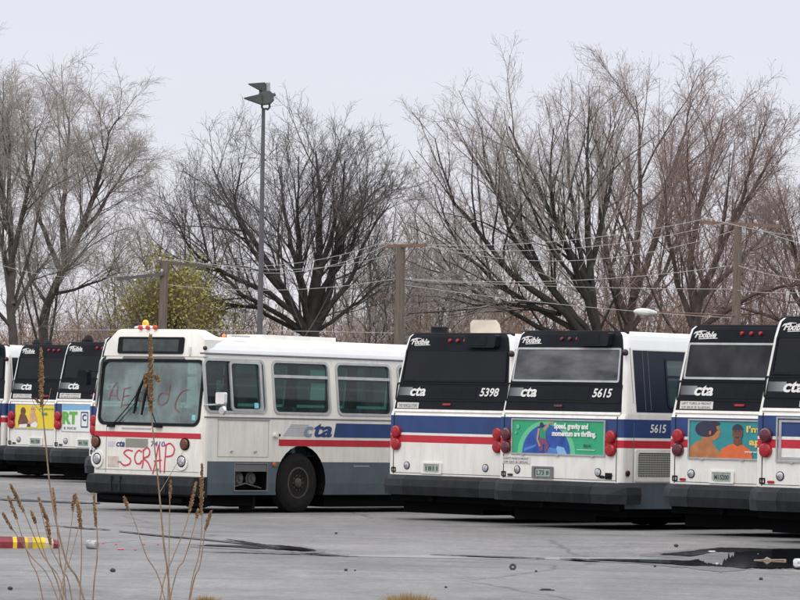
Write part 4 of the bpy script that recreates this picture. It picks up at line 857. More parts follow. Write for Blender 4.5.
# dry grass mounds at the bottom edge
STRAW = mat('straw', (.42, .29, .13), .9, c2=(.25, .17, .07), scale=6)
def mound(px, py, w, label, Y=30.):
    c = at(px, py, Y); gzv = 0.; h = c.z; mb = MB(); R_ = w / 2 * Y / FPX
    vs, fs = [], []
    for i in range(1500):
        a_ = random.uniform(0, 2 * math.pi); r_ = R_ * math.sqrt(random.random()); hh = h * (1 - (r_ / R_) ** 2 * .45) * random.uniform(.86, 1.0)
        bx, by = r_ * .8 * math.cos(a_), r_ * .8 * math.sin(a_); tx, ty = r_ * math.cos(a_) + random.gauss(0, .03), r_ * math.sin(a_) + random.gauss(0, .03); w_ = .004
        n = len(vs); vs += [(bx - w_, by, 0), (bx + w_, by, 0), ((bx + tx) / 2 + w_, (by + ty) / 2, hh * .6), ((bx + tx) / 2 - w_, (by + ty) / 2, hh * .6), (tx + random.gauss(0, .02), ty, hh)]
        fs += [(n, n + 1, n + 2, n + 3), (n + 3, n + 2, n + 4)]
    mb.add(vs, fs); o = mb.build('dry_grass_tuft', [STRAW], None, recalc=False); o.location = (c.x, c.y, 0); return tag(o, label, 'grass tuft', 'dry grass tufts at the edge of the lot')
mound(410, 589, 92, 'broad straw coloured grass tuft at the bottom centre'); mound(207, 593, 46, 'narrow straw coloured grass tuft at the bottom left, behind the weeds')

# ------------------------------------------------------------------ foreground weeds
STEM = mat('weed_stem', (.25, .165, .11), .8, var=.25, scale=40); STEM2 = mat('weed_stem_pale', (.30, .21, .14), .8, var=.25, scale=40); HEAD = mat('seed_head', (.42, .27, .14), .9, c2=(.16, .085, .04), scale=70)
BASE = {}
def weed(pts, head, hw, label, Y=12., sw=.0028, pale=False, extra=(), dens=1.):
    pts3 = [at(x, y, Y) for x, y in pts]
    low = pts3[0]; d = (pts3[0] - pts3[1]).normalized() if len(pts3) > 1 else Vector((0, 0, -1))
    gx = low.x + d.x / max(.2, -d.z) * low.z * .35
    foot = Vector((gx, Y + random.uniform(-.25, .25), gz(gx, Y)))
    mid_ = foot.lerp(low, .5) + Vector((d.x * .05, 0, 0)); full = [foot, mid_] + pts3
    t = thing('dry_weed', label, 'weed', foot, 0, 'dry weeds in the foreground')
    full = [p - foot for p in full]; n = len(full)
    sm = []
    for i in range(n - 1):
        p0, p1, p2, p3 = full[max(i - 1, 0)], full[i], full[i + 1], full[min(i + 2, n - 1)]
        for k in range(5):
            u = k / 5; sm.append(.5 * ((2 * p1) + (p2 - p0) * u + (2 * p0 - 5 * p1 + 4 * p2 - p3) * u * u + (3 * p1 - p0 - 3 * p2 + p3) * u ** 3))
    sm.append(full[-1]); N_ = len(sm)
    mb = MB(); mb.tube(sm, [sw * (1.25 - .75 * i / N_) for i in range(N_)], 5)
    for e_ in extra: mb.tube([at(x, y, Y) - foot for x, y in e_], [sw * .45, sw * .35, sw * .25][:len(e_)] if len(e_) == 3 else sw * .4, 4)
    mb.build('stem', [STEM2 if pale else STEM], t, True)
    mb = MB()
    for hd, w0 in zip(head, hw):
        h3 = [at(x, y, Y) - foot for x, y in hd]; tot = sum((b - a).length for a, b in zip(h3[:-1], h3[1:])); cnt = int(tot / .00085 * dens) + 6
        for i in range(cnt):
            u = i / cnt * (len(h3) - 1); k = min(int(u), len(h3) - 2); c = h3[k].lerp(h3[k + 1], u - k); ax = (h3[k + 1] - h3[k]).normalized()
            prof = (.45 + .55 * math.sin(math.pi * min(1, .15 + .85 * (i / cnt)))) * (w0 * Y / FPX / 2) * random.uniform(.45, 1.15)
            a_ = i * 2.4 + random.uniform(-.4, .4); o1 = ax.orthogonal().normalized(); o2 = ax.cross(o1); out_ = o1 * math.cos(a_) + o2 * math.sin(a_)
            s0 = c + out_ * prof * .15; L_ = random.uniform(.008, .016); tip = s0 + (out_ * .75 * prof / .008 * .9 + ax * random.choice((.8, -.4, .5))).normalized() * L_ * .9
            tip = c + out_ * prof * .85 + ax * random.uniform(.001, .013); w1 = .0034 * random.uniform(.7, 1.5); sd_ = ax.cross(out_) * w1; m_ = s0.lerp(tip, .6)
            vv = [s0, m_ + sd_ + ax * .002, tip, m_ - sd_ - ax * .002, m_ + out_.cross(sd_).normalized() * w1 if sd_.length > 0 else m_]
            mb.add(vv, [(0, 1, 4), (1, 2, 4), (2, 3, 4), (3, 0, 4)])
    mb.build('seed_head', [HEAD], t)
    return t
weed([(170, 600), (164, 545), (160, 500), (155, 450), (150.5, 400), (150, 335)], [[(151, 412), (150.5, 336)], [(146, 372), (145, 386)], [(154, 374), (158.5, 380)]], [9.5, 7, 8], 'tallest weed, standing in front of the graffiti bus windshield', 12., .0031, False, ([(160, 492), (172, 472), (184, 450)],))
weed([(84, 600), (66, 560), (52, 500), (46, 445), (42, 400), (41, 352)], [[(41.5, 408), (41, 350)], [(35, 398), (38, 402)]], [8, 4], 'tall weed in front of the yellow advert bus', 12.2, .0033, False, ([(41, 412), (34, 404), (31, 396)], [(42, 408), (49, 398), (51, 388)]))
specs = [
 ([(58, 600), (30, 555), (14, 531), (5, 514)], [[(13, 531), (3, 514)]], 'leftmost weed, its head leaning left'),
 ([(43, 600), (30, 560), (20, 530), (13, 505)], [[(17, 520), (9, 498)]], 'weed second from the left with drooping head'),
 ([(62, 598), (40, 550), (24, 512), (12, 488)], [[(24, 512), (11, 486)]], 'higher narrow weed near the left picture edge'),
 ([(66, 600), (47, 560), (36, 524), (33, 514)], [[(36, 524), (32, 513)]], 'weed with a tiny single seed head near the left edge'),
 ([(72, 600), (62, 570), (50, 545), (39, 502)], [[(51, 546), (47, 520), (39, 499)]], 'thick leaning weed crossing the yellow carton'),
 ([(66, 600), (60, 560), (56, 515), (53, 492)], [[(56, 516), (53, 490)]], 'slim weed right of the carton end'),
 ([(63, 598), (66, 560), (72, 520), (73, 500)], [[(72.5, 512), (74, 497)]], 'thin weed leaning right behind the twin head'),
 ([(80, 600), (81.5, 560), (81, 530), (77, 497)], [[(81, 530), (79, 510), (75.5, 496)]], 'upright weed with a heavy double head'),
 ([(93, 600), (97, 560), (97, 528), (94, 500)], [[(96, 528), (94, 495)]], 'upright weed just above the drink can'),
 ([(165, 600), (146, 555), (134, 520), (126, 503)], [[(128, 510), (124.5, 498)]], 'weed left of centre leaning left with a round head'),
 ([(168, 596), (169, 560), (169.5, 520), (170, 490)], [[(170, 498), (170.5, 482)]], 'pale weed just right of the tallest stalk'),
 ([(160, 600), (172, 560), (186, 525), (194, 490)], [[(189, 513), (192, 500), (195.5, 484)]], 'pale weed with a long head leaning right'),
 ([(189, 600), (199, 555), (202, 520), (202, 470)], [[(201, 516), (202, 466)]], 'straight weed under the bus front corner'),
 ([(172, 590), (184, 560), (192, 535), (197, 515)], [[(196.5, 519), (198, 510)]], 'short weed with a small head between longer ones'),
 ([(190, 600), (200, 565), (205, 530), (209, 514)], [[(205, 531), (211, 512)]], 'rightmost weed of the foreground clump'),
 ([(60, 596), (70, 560), (79, 525), (80, 515)], [[(79.5, 520), (80.5, 511)]], 'short thin weed behind the heavy double head'),
]
for i, (pts, hd, lab) in enumerate(specs):
    weed(pts, hd, [4.6 + (i * 7 % 5) * .6], lab, 11.8 + .1 * (i % 7), .0018 + .0003 * (i % 3), i in (10, 11, 15), (), .8)

# ------------------------------------------------------------------ bare trees (level by level, vectorised)
BARK1 = mat('bark_grey', (.105, .09, .083), .95, c2=(.06, .05, .047), scale=4); BARK2 = mat('bark_dark', (.055, .047, .045), .95, c2=(.03, .026, .025), scale=4); BARK3 = mat('bark_reddish', (.12, .088, .080), .95, c2=(.07, .05, .046), scale=4)
TW1 = mat('twig_grey', (.36, .315, .29), .95, var=.2, scale=1.); TW2 = mat('twig_dark', (.15, .135, .13), .95, var=.2, scale=1.); TW3 = mat('twig_reddish', (.28, .205, .185), .95, var=.2, scale=1.)
def norm(a): return a / np.maximum(np.linalg.norm(a, axis=-1, keepdims=True), 1e-9)
def spawn(rng, Pp, Rp, n, t0, ang, fac, m, up=.0, jit=.10, lenj=.35, minr=.004, taper=.25, rfac=.55, fall=.55, floor=0., cull=True):
    """children of the polylines Pp (N,k,3), Rp (N,k); n children each"""
    N0, k, _ = Pp.shape; L_ = np.linalg.norm(np.diff(Pp, axis=1), axis=2).sum(1)
    t = (t0 + (1 - t0) * ((np.arange(n)[None, :] + rng.random((N0, n))) / n)); u = t * (k - 1); i = np.minimum(u.astype(int), k - 2); f = (u - i)[..., None]
    idx = np.arange(N0)[:, None]; a, b = Pp[idx, i], Pp[idx, i + 1]; st = a * (1 - f) + b * f; d = norm(b - a); r = Rp[idx, i] * (1 - f[..., 0]) + Rp[idx, i + 1] * f[..., 0]
    q = rng.normal(size=d.shape); q = norm(q - d * (q * d).sum(-1, keepdims=True)); th = np.radians(ang) * (1 + .3 * rng.normal(size=t.shape))[..., None]
    dr = d * np.cos(th) + q * np.sin(th); dr[..., 2] += up; dr = norm(dr)
    ln = L_[:, None] * fac * (1 - fall * (t - t0) / (1 - t0 + 1e-6)) * (1 + lenj * (rng.random(t.shape) * 2 - 1))
    ln = np.maximum(ln, floor * (.6 + .8 * rng.random(t.shape)))
    keep = (rng.random(t.shape) < (np.clip(L_ / np.percentile(L_, 80), .12, 1.)[:, None] if cull else 2.)).reshape(-1)
    st = st.reshape(-1, 3)[keep]; dr = dr.reshape(-1, 3)[keep]; ln = ln.reshape(-1)[keep]; r = r.reshape(-1)[keep]; M = len(ln); r0 = np.maximum(np.minimum(r * rfac * 1.1, ln * .0115), minr)
    pts = [st]; cur = st; bend = norm(rng.normal(size=(M, 3))) * jit
    for s in range(m):
        dr = norm(dr + bend * .5 + rng.normal(size=(M, 3)) * jit + np.array([0, 0, up * .35])); cur = cur + dr * (ln / m)[:, None]; pts.append(cur)
    P_ = np.stack(pts, 1); tt = np.linspace(0, 1, m + 1)[None]; R_ = np.maximum(r0[:, None] * (1 - tt * (1 - taper)), minr * .8); return P_, R_
def tubes(groups):
    V, F, off = [], [], 0
    for P_, R_, k in groups:
        M, n, _ = P_.shape; T = np.empty_like(P_); T[:, 1:-1] = P_[:, 2:] - P_[:, :-2]; T[:, 0] = P_[:, 1] - P_[:, 0]; T[:, -1] = P_[:, -1] - P_[:, -2]; T = norm(T)
        ref = np.where(np.abs(T[:, :1, 2:3]) > .9, np.array([1., 0, 0]), np.array([0, 0, 1.])); ref = np.broadcast_to(ref, T.shape); U = norm(np.cross(T, ref)); W = np.cross(T, U)
        a = np.arange(k) * 2 * np.pi / k; ring = P_[:, :, None] + (U[:, :, None] * np.cos(a)[:, None] + W[:, :, None] * np.sin(a)[:, None]) * R_[:, :, None, None]
        V.append(ring.reshape(-1, 3)); base = off + (np.arange(M) * n * k)[:, None, None]; s = np.arange(n - 1)[None, :, None] * k; j = np.arange(k)[None, None, :]; j2 = (j + 1) % k
        F.append(np.stack([base + s + j, base + s + j2, base + s + k + j2, base + s + k + j], -1).reshape(-1, 4)); off += M * n * k
    return np.concatenate(V), np.concatenate(F)
def np_mesh(name, V, F, mats, mi=None, smooth=True):
    me = bpy.data.meshes.new(name); c = F.shape[1]; me.vertices.add(len(V)); me.vertices.foreach_set('co', V.astype(np.float32).ravel()); me.loops.add(F.size); me.loops.foreach_set('vertex_index', F.astype(np.int32).ravel())
    me.polygons.add(len(F)); me.polygons.foreach_set('loop_start', np.arange(0, F.size, c, dtype=np.int32))
    for m in mats: me.materials.append(m)
    if mi is not None: me.polygons.foreach_set('material_index', mi.astype(np.int32))
    if smooth: me.polygons.foreach_set('use_smooth', np.ones(len(F), bool))
    me.update(calc_edges=True); return me
def resample(pts, rad, m):
    pts = np.array(pts, float); s = np.concatenate([[0], np.cumsum(np.linalg.norm(np.diff(pts, axis=0), axis=1))]); s /= s[-1]; t = np.linspace(0, 1, m + 1)
    return np.stack([np.interp(t, s, pts[:, i]) for i in range(3)], 1), np.interp(t, [0, 1], rad)
def leaves(rng, ends, per, size, spread):
    c = np.repeat(ends, per, 0) + rng.normal(size=(len(ends) * per, 3)) * spread; M = len(c); a = norm(rng.normal(size=(M, 3))); b = norm(np.cross(a, rng.normal(size=(M, 3)))); s = size * (.5 + rng.random((M, 1)))
    V = np.stack([c - a * s, c + b * s * .45, c + a * s, c - b * s * .45], 1).reshape(-1, 3); F = np.arange(M * 4).reshape(M, 4); return V, F
def big_tree(name, label, cat, Y, limbs, bark, twig, seed, lv=(9, 9, 7, 5), up=.10, ang=(32, 36, 38, 38), fac=(.52, .44, .40, .40), minr=(.02, .012, .008, .006), leaf=None, droop=0., jit=.085, drop=.175):
    """limbs: pixel polylines with end radii; depth offsets spread the limbs round the trunk"""
    rng = np.random.default_rng(seed); G, G0 = [], []
    c0 = at(limbs[0][0][0][0], limbs[0][0][0][1], Y); origin = Vector((c0.x, Y, 0.)); c0x = limbs[0][0][0][0]
    P0, R0 = [], []
    b_y = limbs[0][0][0][1]
    for pts, r0, r1, dz in limbs:
        w = []; r0 *= .72; r1 *= .7
        pts = [(x + (c0x - x) * .06 * min(1, max(0, (335 - y) / 100)), y + max(0, (335 - y)) * drop) for x, y in pts]
        for i, (x, y) in enumerate(pts):
            p = at(x, y, Y); k = i / max(1, len(pts) - 1); w.append((p.x - origin.x, dz * k ** 1.2, p.z))
        P_, R_ = resample(w, (r0, r1), 12); P_[1:-1] += rng.normal(size=(11, 3)) * .05 * np.linalg.norm(P_[-1] - P_[0]) / 10; P0.append(P_); R0.append(R_)
    P0 = np.stack(P0); R0 = np.stack(R0); G0.append((P0, R0, 8)); t0 = .22
    P_, R_ = P0, R0
    for i, n in enumerate(lv):
        P_, R_ = spawn(rng, P_, R_, n, t0, ang[i], fac[i], (7, 5, 4, 3)[i], up if i < 2 else up * .4 - droop, jit, minr=minr[i], fall=(.62, .55, .45, .3)[i], lenj=(.25, .35, .4, .45)[i], floor=(0, .9, .55, .32)[i], cull=i > 0); t0 = .15
        (G0 if i == 0 else G).append((P_, R_, (5, 4, 3, 3)[i]))
    t = thing(name, label, cat, origin)
    V, F = tubes(G0); link('trunk', np_mesh('trunk', V, F, [bark]), t)
    V, F = tubes(G); mi = np.zeros(len(F), int); ms = [twig]
    if leaf:
        lm, per, size, spread, frac = leaf; ends = P_[:, -1][rng.random(len(P_)) < frac]; V2, F2 = leaves(rng, ends, per, size, spread); F = np.concatenate([F, F2 + len(V)]); V = np.concatenate([V, V2]); mi = np.concatenate([mi, np.ones(len(F2), int)]); ms.append(lm)
    link('crown', np_mesh('crown', V, F, ms, mi), t); return t
BUD = mat('red_buds', (.26, .15, .135), .9, var=.25, scale=2.); LEAFDRY = mat('dry_leaf', (.26, .20, .15), .9, var=.25, scale=2.); LEAFYG = mat('yellow_green_leaf', (.46, .39, .10), .85, c2=(.26, .27, .08), scale=.6)
# centre tree: dark, many stemmed, spreading
big_tree('bare_tree', 'dark bare tree with fan shaped crown, behind the tall light mast', 'tree', 172,
 [([(311, 440), (310, 340), (312, 300), (318, 230), (322, 160), (316, 112)], .50, .05, 0), ([(309, 340), (296, 300), (266, 262), (240, 215), (232, 165), (238, 128)], .20, .03, -1), ([(310, 335), (301, 262), (298, 190), (299, 122)], .2, .03, -2), ([(312, 330), (322, 280), (350, 235), (366, 190), (362, 142)], .2, .03, 1), ([(308, 338), (280, 310), (240, 285), (205, 250), (186, 168)], .18, .03, 1), ([(309, 345), (300, 318), (275, 270), (252, 225), (225, 175), (204, 128)], .30, .04, 1.5),
  ([(308, 340), (290, 300), (262, 282), (225, 262), (190, 240), (170, 196)], .22, .04, -2), ([(312, 330), (328, 290), (335, 250), (346, 200), (372, 165), (390, 150)], .28, .04, 2),
  ([(312, 335), (330, 300), (356, 262), (368, 225), (382, 195), (396, 178)], .22, .03, -1.5), ([(310, 330), (300, 270), (288, 220), (280, 170), (276, 125)], .26, .03, 3),
  ([(311, 320), (320, 265), (334, 215), (345, 165), (348, 128)], .24, .03, -3), ([(309, 335), (285, 322), (250, 300), (210, 296), (170, 280)], .16, .03, 2.5), ([(312, 335), (335, 315), (362, 290), (392, 262)], .15, .03, 3)],
 BARK2, TW2, 3, (12, 9, 7, 4), .10, minr=(.016, .0095, .0065, .005))
# left tree: leaning stem with fine drooping crown
big_tree('bare_tree', 'pale bare tree with a long trunk leaning right, at the far left', 'tree', 165,
 [([(40, 440), (42, 335), (52, 290), (75, 235), (92, 200), (108, 160)], .42, .06, 0), ([(66, 255), (64, 210), (66, 150), (68, 95), (58, 62)], .20, .03, 2), ([(75, 235), (95, 190), (110, 140), (118, 105), (128, 95)], .18, .03, -2),
  ([(80, 225), (98, 200), (112, 175), (126, 150), (138, 132)], .15, .02, 2), ([(52, 290), (84, 282), (110, 272), (128, 240)], .10, .02, -1), ([(60, 260), (42, 205), (30, 150), (34, 95)], .16, .02, -3), ([(48, 300), (30, 275), (20, 240)], .12, .02, 2)],
 BARK1, TW1, 5, (12, 10, 8, 5), .06, minr=(.015, .009, .006, .005), leaf=(LEAFDRY, 1, .03, .15, .06), droop=.10, drop=.11)
big_tree('bare_tree', 'pale bare tree with upright trunk cut by the left picture edge', 'tree', 160,
 [([(14, 440), (12, 330), (10, 260), (12, 190), (10, 120), (6, 76)], .36, .04, 0), ([(12, 300), (2, 240), (-12, 190), (-20, 130)], .2, .03, 2), ([(11, 260), (22, 205), (36, 150), (44, 100)], .18, .03, -2), ([(12, 230), (0, 170), (-6, 110), (4, 70)], .15, .03, 2), ([(12, 310), (30, 270), (44, 250), (52, 215)], .13, .02, 3)],
 BARK1, TW1, 6, (12, 10, 8, 5), .06, minr=(.015, .009, .006, .005), leaf=(LEAFDRY, 1, .03, .15, .06), droop=.08, drop=.14)
# big right centre tree
big_tree('bare_tree', 'widest bare tree, right of centre, limbs reaching far up to the left', 'tree', 178,
 [([(600, 445), (598, 345), (590, 290), (575, 250), (548, 190), (520, 120), (503, 82)], .42, .05, 0), ([(596, 345), (566, 300), (530, 250), (496, 195), (478, 140), (474, 84)], .2, .03, -1), ([(592, 340), (548, 310), (500, 280), (455, 235), (436, 196), (424, 150)], .2, .03, 1), ([(597, 330), (582, 250), (572, 180), (566, 120), (570, 62)], .22, .03, 2), ([(595, 345), (560, 305), (510, 262), (470, 215), (440, 165), (424, 100)], .28, .03, -2), ([(596, 340), (556, 290), (530, 230), (512, 200), (470, 130), (455, 92)], .25, .03, 2),
  ([(590, 345), (540, 325), (480, 290), (440, 250), (418, 200)], .2, .03, 3), ([(598, 335), (590, 270), (588, 200), (588, 120), (590, 48)], .30, .03, 1), ([(597, 330), (576, 260), (552, 200), (545, 150), (548, 90)], .24, .03, -3), ([(588, 270), (600, 215), (615, 150), (624, 80)], .2, .03, 3),
  ([(560, 310), (520, 300), (470, 300), (430, 290)], .14, .02, -3)],
 BARK2, TW1, 8, (12, 9, 7, 4), .11, minr=(.016, .0095, .0065, .005), leaf=(BUD, 1, .03, .12, .05))
big_tree('bare_tree', 'tall bare tree of dense upright limbs between wide tree and right pole', 'tree', 185,
 [([(628, 445), (628, 340), (636, 270), (640, 190), (642, 110), (636, 45)], .40, .04, 0), ([(628, 320), (608, 250), (600, 180), (604, 110), (612, 60)], .24, .03, 2), ([(634, 290), (656, 225), (668, 160), (684, 100), (694, 52)], .24, .03, -2), ([(630, 330), (660, 270), (686, 210), (704, 150)], .2, .03, 2), ([(630, 330), (612, 290), (600, 240)], .15, .03, -3)],
 BARK3, TW3, 9, (12, 10, 8, 4), .13, minr=(.016, .0095, .0065, .005), leaf=(BUD, 1, .035, .15, .12))
big_tree('bare_tree', 'reddish bare tree leaning to the right, behind the right utility pole', 'tree', 168,
 [([(690, 440), (692, 340), (700, 290), (722, 235), (748, 175), (778, 118)], .40, .04, 0), ([(696, 310), (690, 240), (702, 170), (718, 110), (730, 62)], .25, .03, 2), ([(694, 330), (676, 270), (664, 210), (660, 150)], .2, .03, -2), ([(700, 290), (740, 250), (770, 215), (792, 190)], .2, .03, 3),
  ([(694, 335), (720, 310), (756, 285), (790, 275), (815, 272)], .2, .03, -2), ([(722, 235), (742, 180), (752, 130), (760, 92)], .16, .02, -2)],
 BARK3, TW3, 10, (12, 10, 8, 4), .12, minr=(.016, .0095, .0065, .005), leaf=(BUD, 1, .04, .15, .22))
big_tree('bare_tree', 'bare tree cut by the right picture edge, low limbs over the last bus', 'tree', 176,
 [([(812, 440), (806, 330), (800, 270), (790, 210), (776, 160)], .36, .04, 0), ([(802, 300), (780, 262), (762, 240), (748, 226)], .18, .03, 2), ([(800, 260), (812, 200), (820, 150)], .2, .03, -2), ([(806, 330), (770, 312), (740, 300), (715, 300)], .15, .03, 2), ([(800, 280), (792, 235), (770, 195)], .15, .03, -3)],
 BARK3, TW3, 12, (11, 9, 7, 4), .10, minr=(.016, .0095, .0065, .005), leaf=(BUD, 1, .04, .15, .22))
# yellow-green tree
def leafy(label, Y, px0, px1, ptop, seed):
    rng = np.random.default_rng(seed); cx = (px0 + px1) / 2; limbs = [([(cx, 440), (cx, 340), (cx + random.uniform(-6, 6), 300), (cx + random.uniform(-8, 8), ptop + 8)], .2, .03, 0)]
    for k in range(6):
        e_ = cx + (px1 - px0) * (-.42 + .84 * (k / 5)); limbs.append(([(cx, 350), (cx + (e_ - cx) * .5, 322 - 5 * (k % 3)), (e_, ptop + 16 + 24 * abs(k - 2.5) / 2.5)], .10, .02, (-2, 2)[k % 2]))
    return big_tree('leafy_tree', label, 'tree', Y, limbs, BARK2, TW3, seed, (9, 8, 7, 3), .08, minr=(.018, .009, .006, .005), leaf=(LEAFYG, 4, .075, .28, .6), drop=.05)
leafy('tree still in yellow green leaf behind the left utility pole', 170, 142, 200, 286, 23)
# filler trees: four kinds, each copied
def filler(kind, seed, h):
    rng = np.random.default_rng(seed); P0, R0 = [], []
    ns = 5
    for k in range(ns):
        a = 2 * math.pi * k / ns + rng.random(); s = (.12 if k == 0 else .42) * h * .6
        pts = [(0, 0, 0), (.02 * h * math.cos(a), .02 * h * math.sin(a), .22 * h), (s * .5 * math.cos(a), s * .5 * math.sin(a), .55 * h), (s * math.cos(a), s * math.sin(a), h * (.95 if k == 0 else .85))]
        P_, R_ = resample(pts, (.15 if k == 0 else .10, .02), 12); P_[1:-1] += rng.normal(size=(11, 3)) * .12; P0.append(P_); R0.append(R_)
    P_, R_ = np.stack(P0), np.stack(R0); G0 = [(P_, R_, 5)]; G = []
    for i, n in enumerate((11, 9, 7)):
        P_, R_ = spawn(rng, P_, R_, n, .15, (42, 45, 45)[i], (.45, .48, .5)[i], (6, 4, 3)[i], .10, .13, minr=(.015, .009, .007)[i], floor=(0, .6, .4)[i], cull=i > 0); (G0 if i == 0 else G).append((P_, R_, 3 if i else 4))
    bark, twig, bud = ((BARK1, TW1, LEAFDRY), (BARK3, TW3, BUD), (BARK1, TW1, BUD), (BARK3, TW3, BUD))[kind]
    V, F = tubes(G0); m0 = np_mesh('trunk', V, F, [bark]); V, F = tubes(G); V2, F2 = leaves(rng, P_[:, -1][rng.random(len(P_)) < (.25, .5, .2, .5)[kind]], 1, .06, .15)
    mi = np.concatenate([np.zeros(len(F), int), np.ones(len(F2), int)]); F = np.concatenate([F, F2 + len(V)]); V = np.concatenate([V, V2]); return m0, np_mesh('crown', V, F, [twig, bud], mi)
FK = [filler(k, 40 + k, 10.) for k in range(4)]
FT = [(418, 205, 205, 0, 'slim pale tree left of the wide tree'), (445, 215, 210, 2, 'slim tree under the left limbs of the wide tree'), (372, 200, 225, 2, 'grey tree between the dark tree and the middle pole'), (395, 210, 205, 0, 'pale tree directly behind the middle utility pole'),
      (480, 220, 220, 1, 'background tree behind bus 5398'), (520, 225, 230, 0, 'background tree behind the green advert bus, left one'), (560, 205, 235, 1, 'background tree behind the green advert bus, right one'), (610, 220, 230, 3, 'background tree behind the street lamp head, left one'), (655, 210, 225, 1, 'background tree just right of the street lamp head'),
      (700, 215, 215, 3, 'background tree left of the right utility pole'), (748, 205, 225, 1, 'background tree right of the right utility pole'), (790, 215, 215, 3, 'background tree nearest the right picture edge'), (150, 215, 225, 0, 'slim pale tree above the left utility pole'), (178, 225, 205, 2, 'slim pale tree left of the light mast'),
      (120, 210, 262, 0, 'low grey tree between the leaning tree and the left pole'), (80, 220, 280, 1, 'low brown tree behind the leaning tree'), (25, 215, 270, 1, 'low brown tree behind the leftmost buses'), (235, 225, 285, 2, 'low grey tree behind the light mast foot'), (345, 215, 255, 1, 'low brown tree right of the dark tree'), (275, 228, 280, 0, 'low grey tree left of the dark trunk')]
for i, (px, Y, top, kind, lab) in enumerate(FT):
    c = at(px, 400, Y); zt = at(px, top - 6, Y).z; s = zt / 10.
    t = thing('background_tree', lab, 'tree', (c.x, Y, 0), random.uniform(0, 6.28), 'bare trees of the wood behind the lot'); t.scale = (s * random.uniform(.75, 1.0), s * random.uniform(.75, 1.0), s)
    link('trunk', FK[kind][0], t); link('crown', FK[kind][1], t)
# undergrowth of the wood
rng = np.random.default_rng(77); M = 1500; X = rng.uniform(-48, 48, M); Yv = rng.uniform(196, 232, M)
top = np.where(X < -12, 5.0, np.where(X < 0, 5.0, 6.0)) * rng.uniform(.6, 1.3, M)
st = np.stack([X, Yv, np.zeros(M)], 1); dr = norm(np.stack([rng.normal(0, .22, M), rng.normal(0, .22, M), np.ones(M)], 1)); pts = [st]; cur = st
for s in range(5): dr = norm(dr + rng.normal(size=(M, 3)) * .1); cur = cur + dr * (top / 5)[:, None]; pts.append(cur)
P_ = np.stack(pts, 1); R_ = np.broadcast_to(np.linspace(.04, .012, 6), (M, 6)); G = [(P_, R_, 3)]
for i, n in enumerate((7, 6, 4)): P_, R_ = spawn(rng, P_, R_, n, .2, 42, (.5, .5, .5)[i], (4, 3, 2)[i], .06, .14, minr=(.010, .008, .007)[i]); G.append((P_, R_, 3))
V, F = tubes(G); V2, F2 = leaves(rng, P_[:, -1][rng.random(len(P_)) < .35], 1, .07, .2); mi = np.concatenate([np.zeros(len(F), int), np.ones(len(F2), int)]); F = np.concatenate([F, F2 + len(V)]); V = np.concatenate([V, V2])
o = link('undergrowth', np_mesh('undergrowth', V, F, [mat('brush_twig', (.30, .205, .15), .95, var=.3, scale=.15), mat('brush_leaf', (.32, .19, .12), .9, var=.3, scale=.3)], mi)); o['kind'] = 'stuff'
tag(o, 'brown leafless brush filling the foot of the wood behind the buses', 'brush')

# ------------------------------------------------------------------ light mast, utility poles, wires
POLE = mat('weathered_pole', (.155, .125, .105), .9, var=.25, scale=3, stretch=(8, 8, .5)); ARM = mat('crossarm_wood', (.20, .125, .095), .85, var=.2, scale=6); MAST = mat('mast_grey', (.10, .095, .10), .6, var=.12)
WIRE = mat('bright_wire', (.46, .45, .46), .5, var=.05); INSUL = mat('insulator', (.45, .42, .40), .4); LAMPG = mat('floodlight_shell', (.085, .095, .09), .5, var=.15)
YM = 122.; s_ = YM / FPX; c = at(258, 400, YM); tp = at(263.5, 108, YM)
t = thing('light_mast', 'tall slim light mast with two floodlights, in front of the dark tree', 'lamp post', (c.x, YM, 0)); O = Vector((c.x, YM, 0))
mb = MB(); mb.tube([Vector((0, 0, 0)), (tp - O) * .5 + Vector((.02, 0, 0)), tp - O], [.115, .085, .055], 12); mb.build('mast', [MAST], t, True)
def mpt(px, py, dy=0.): return at(px, py, YM) - O + Vector((0, dy, 0))
mb = MB()
for xa, xb in ((262, 265.8), (269.5, 265.8)):
    mb.tube([mpt(xa, 103), mpt(xa, 107.5), mpt((xa + xb) / 2, 109.5), mpt(xb - .5, 108.5)], .035, 6)
mb.build('yoke', [MAST], t, True)
def flood(tipx, tipy, bx, by, hh, dy, w=.34):      # a wedge shaped hood opening to the left
    a_ = mpt(tipx, tipy, dy); b1 = mpt(bx, by - hh, dy); b2 = mpt(bx, by + hh, dy); mb = MB(); W_ = Vector((0, w, 0))
    mb.add([a_ - W_ * .7, a_ + W_ * .7, b1 - W_, b1 + W_, b2 - W_ * .8, b2 + W_ * .8], [(0, 2, 3, 1), (1, 5, 4, 0), (2, 4, 5, 3), (0, 4, 2), (1, 3, 5)])
    return mb
f1 = flood(248, 83.5, 265, 87.5, 5, .25).build('floodlight', [LAMPG], t)
mb = MB(); mb.add([mpt(258, 84, .25), mpt(261.5, 82.5, .25), mpt(266, 82.5, .25), mpt(265.5, 90, .25), mpt(259, 92, .25)] + [mpt(258, 84, .55), mpt(261.5, 82.5, .55), mpt(266, 82.5, .55), mpt(265.5, 90, .55), mpt(259, 92, .55)], [(0, 1, 2, 3, 4), (9, 8, 7, 6, 5)] + [(i, (i + 1) % 5, (i + 1) % 5 + 5, i + 5) for i in range(5)]); mb.build('lamp_housing', [LAMPG], f1)
mb = MB(); a_, b_ = mpt(267.8, 82.5, .1), mpt(267.6, 92, .1); mb.tube([a_, b_], .07, 10); mb.build('ballast_can', [mat('ballast_grey', (.42, .41, .42), .5)], t, True)
f2 = flood(244, 98.8, 262, 100, 5.2, -.15).build('floodlight', [LAMPG], t)
mb = MB(); P_ = [(259.5, 93), (270, 91.5), (273.5, 94.5), (274, 100), (270, 104), (262, 105), (257, 103)]
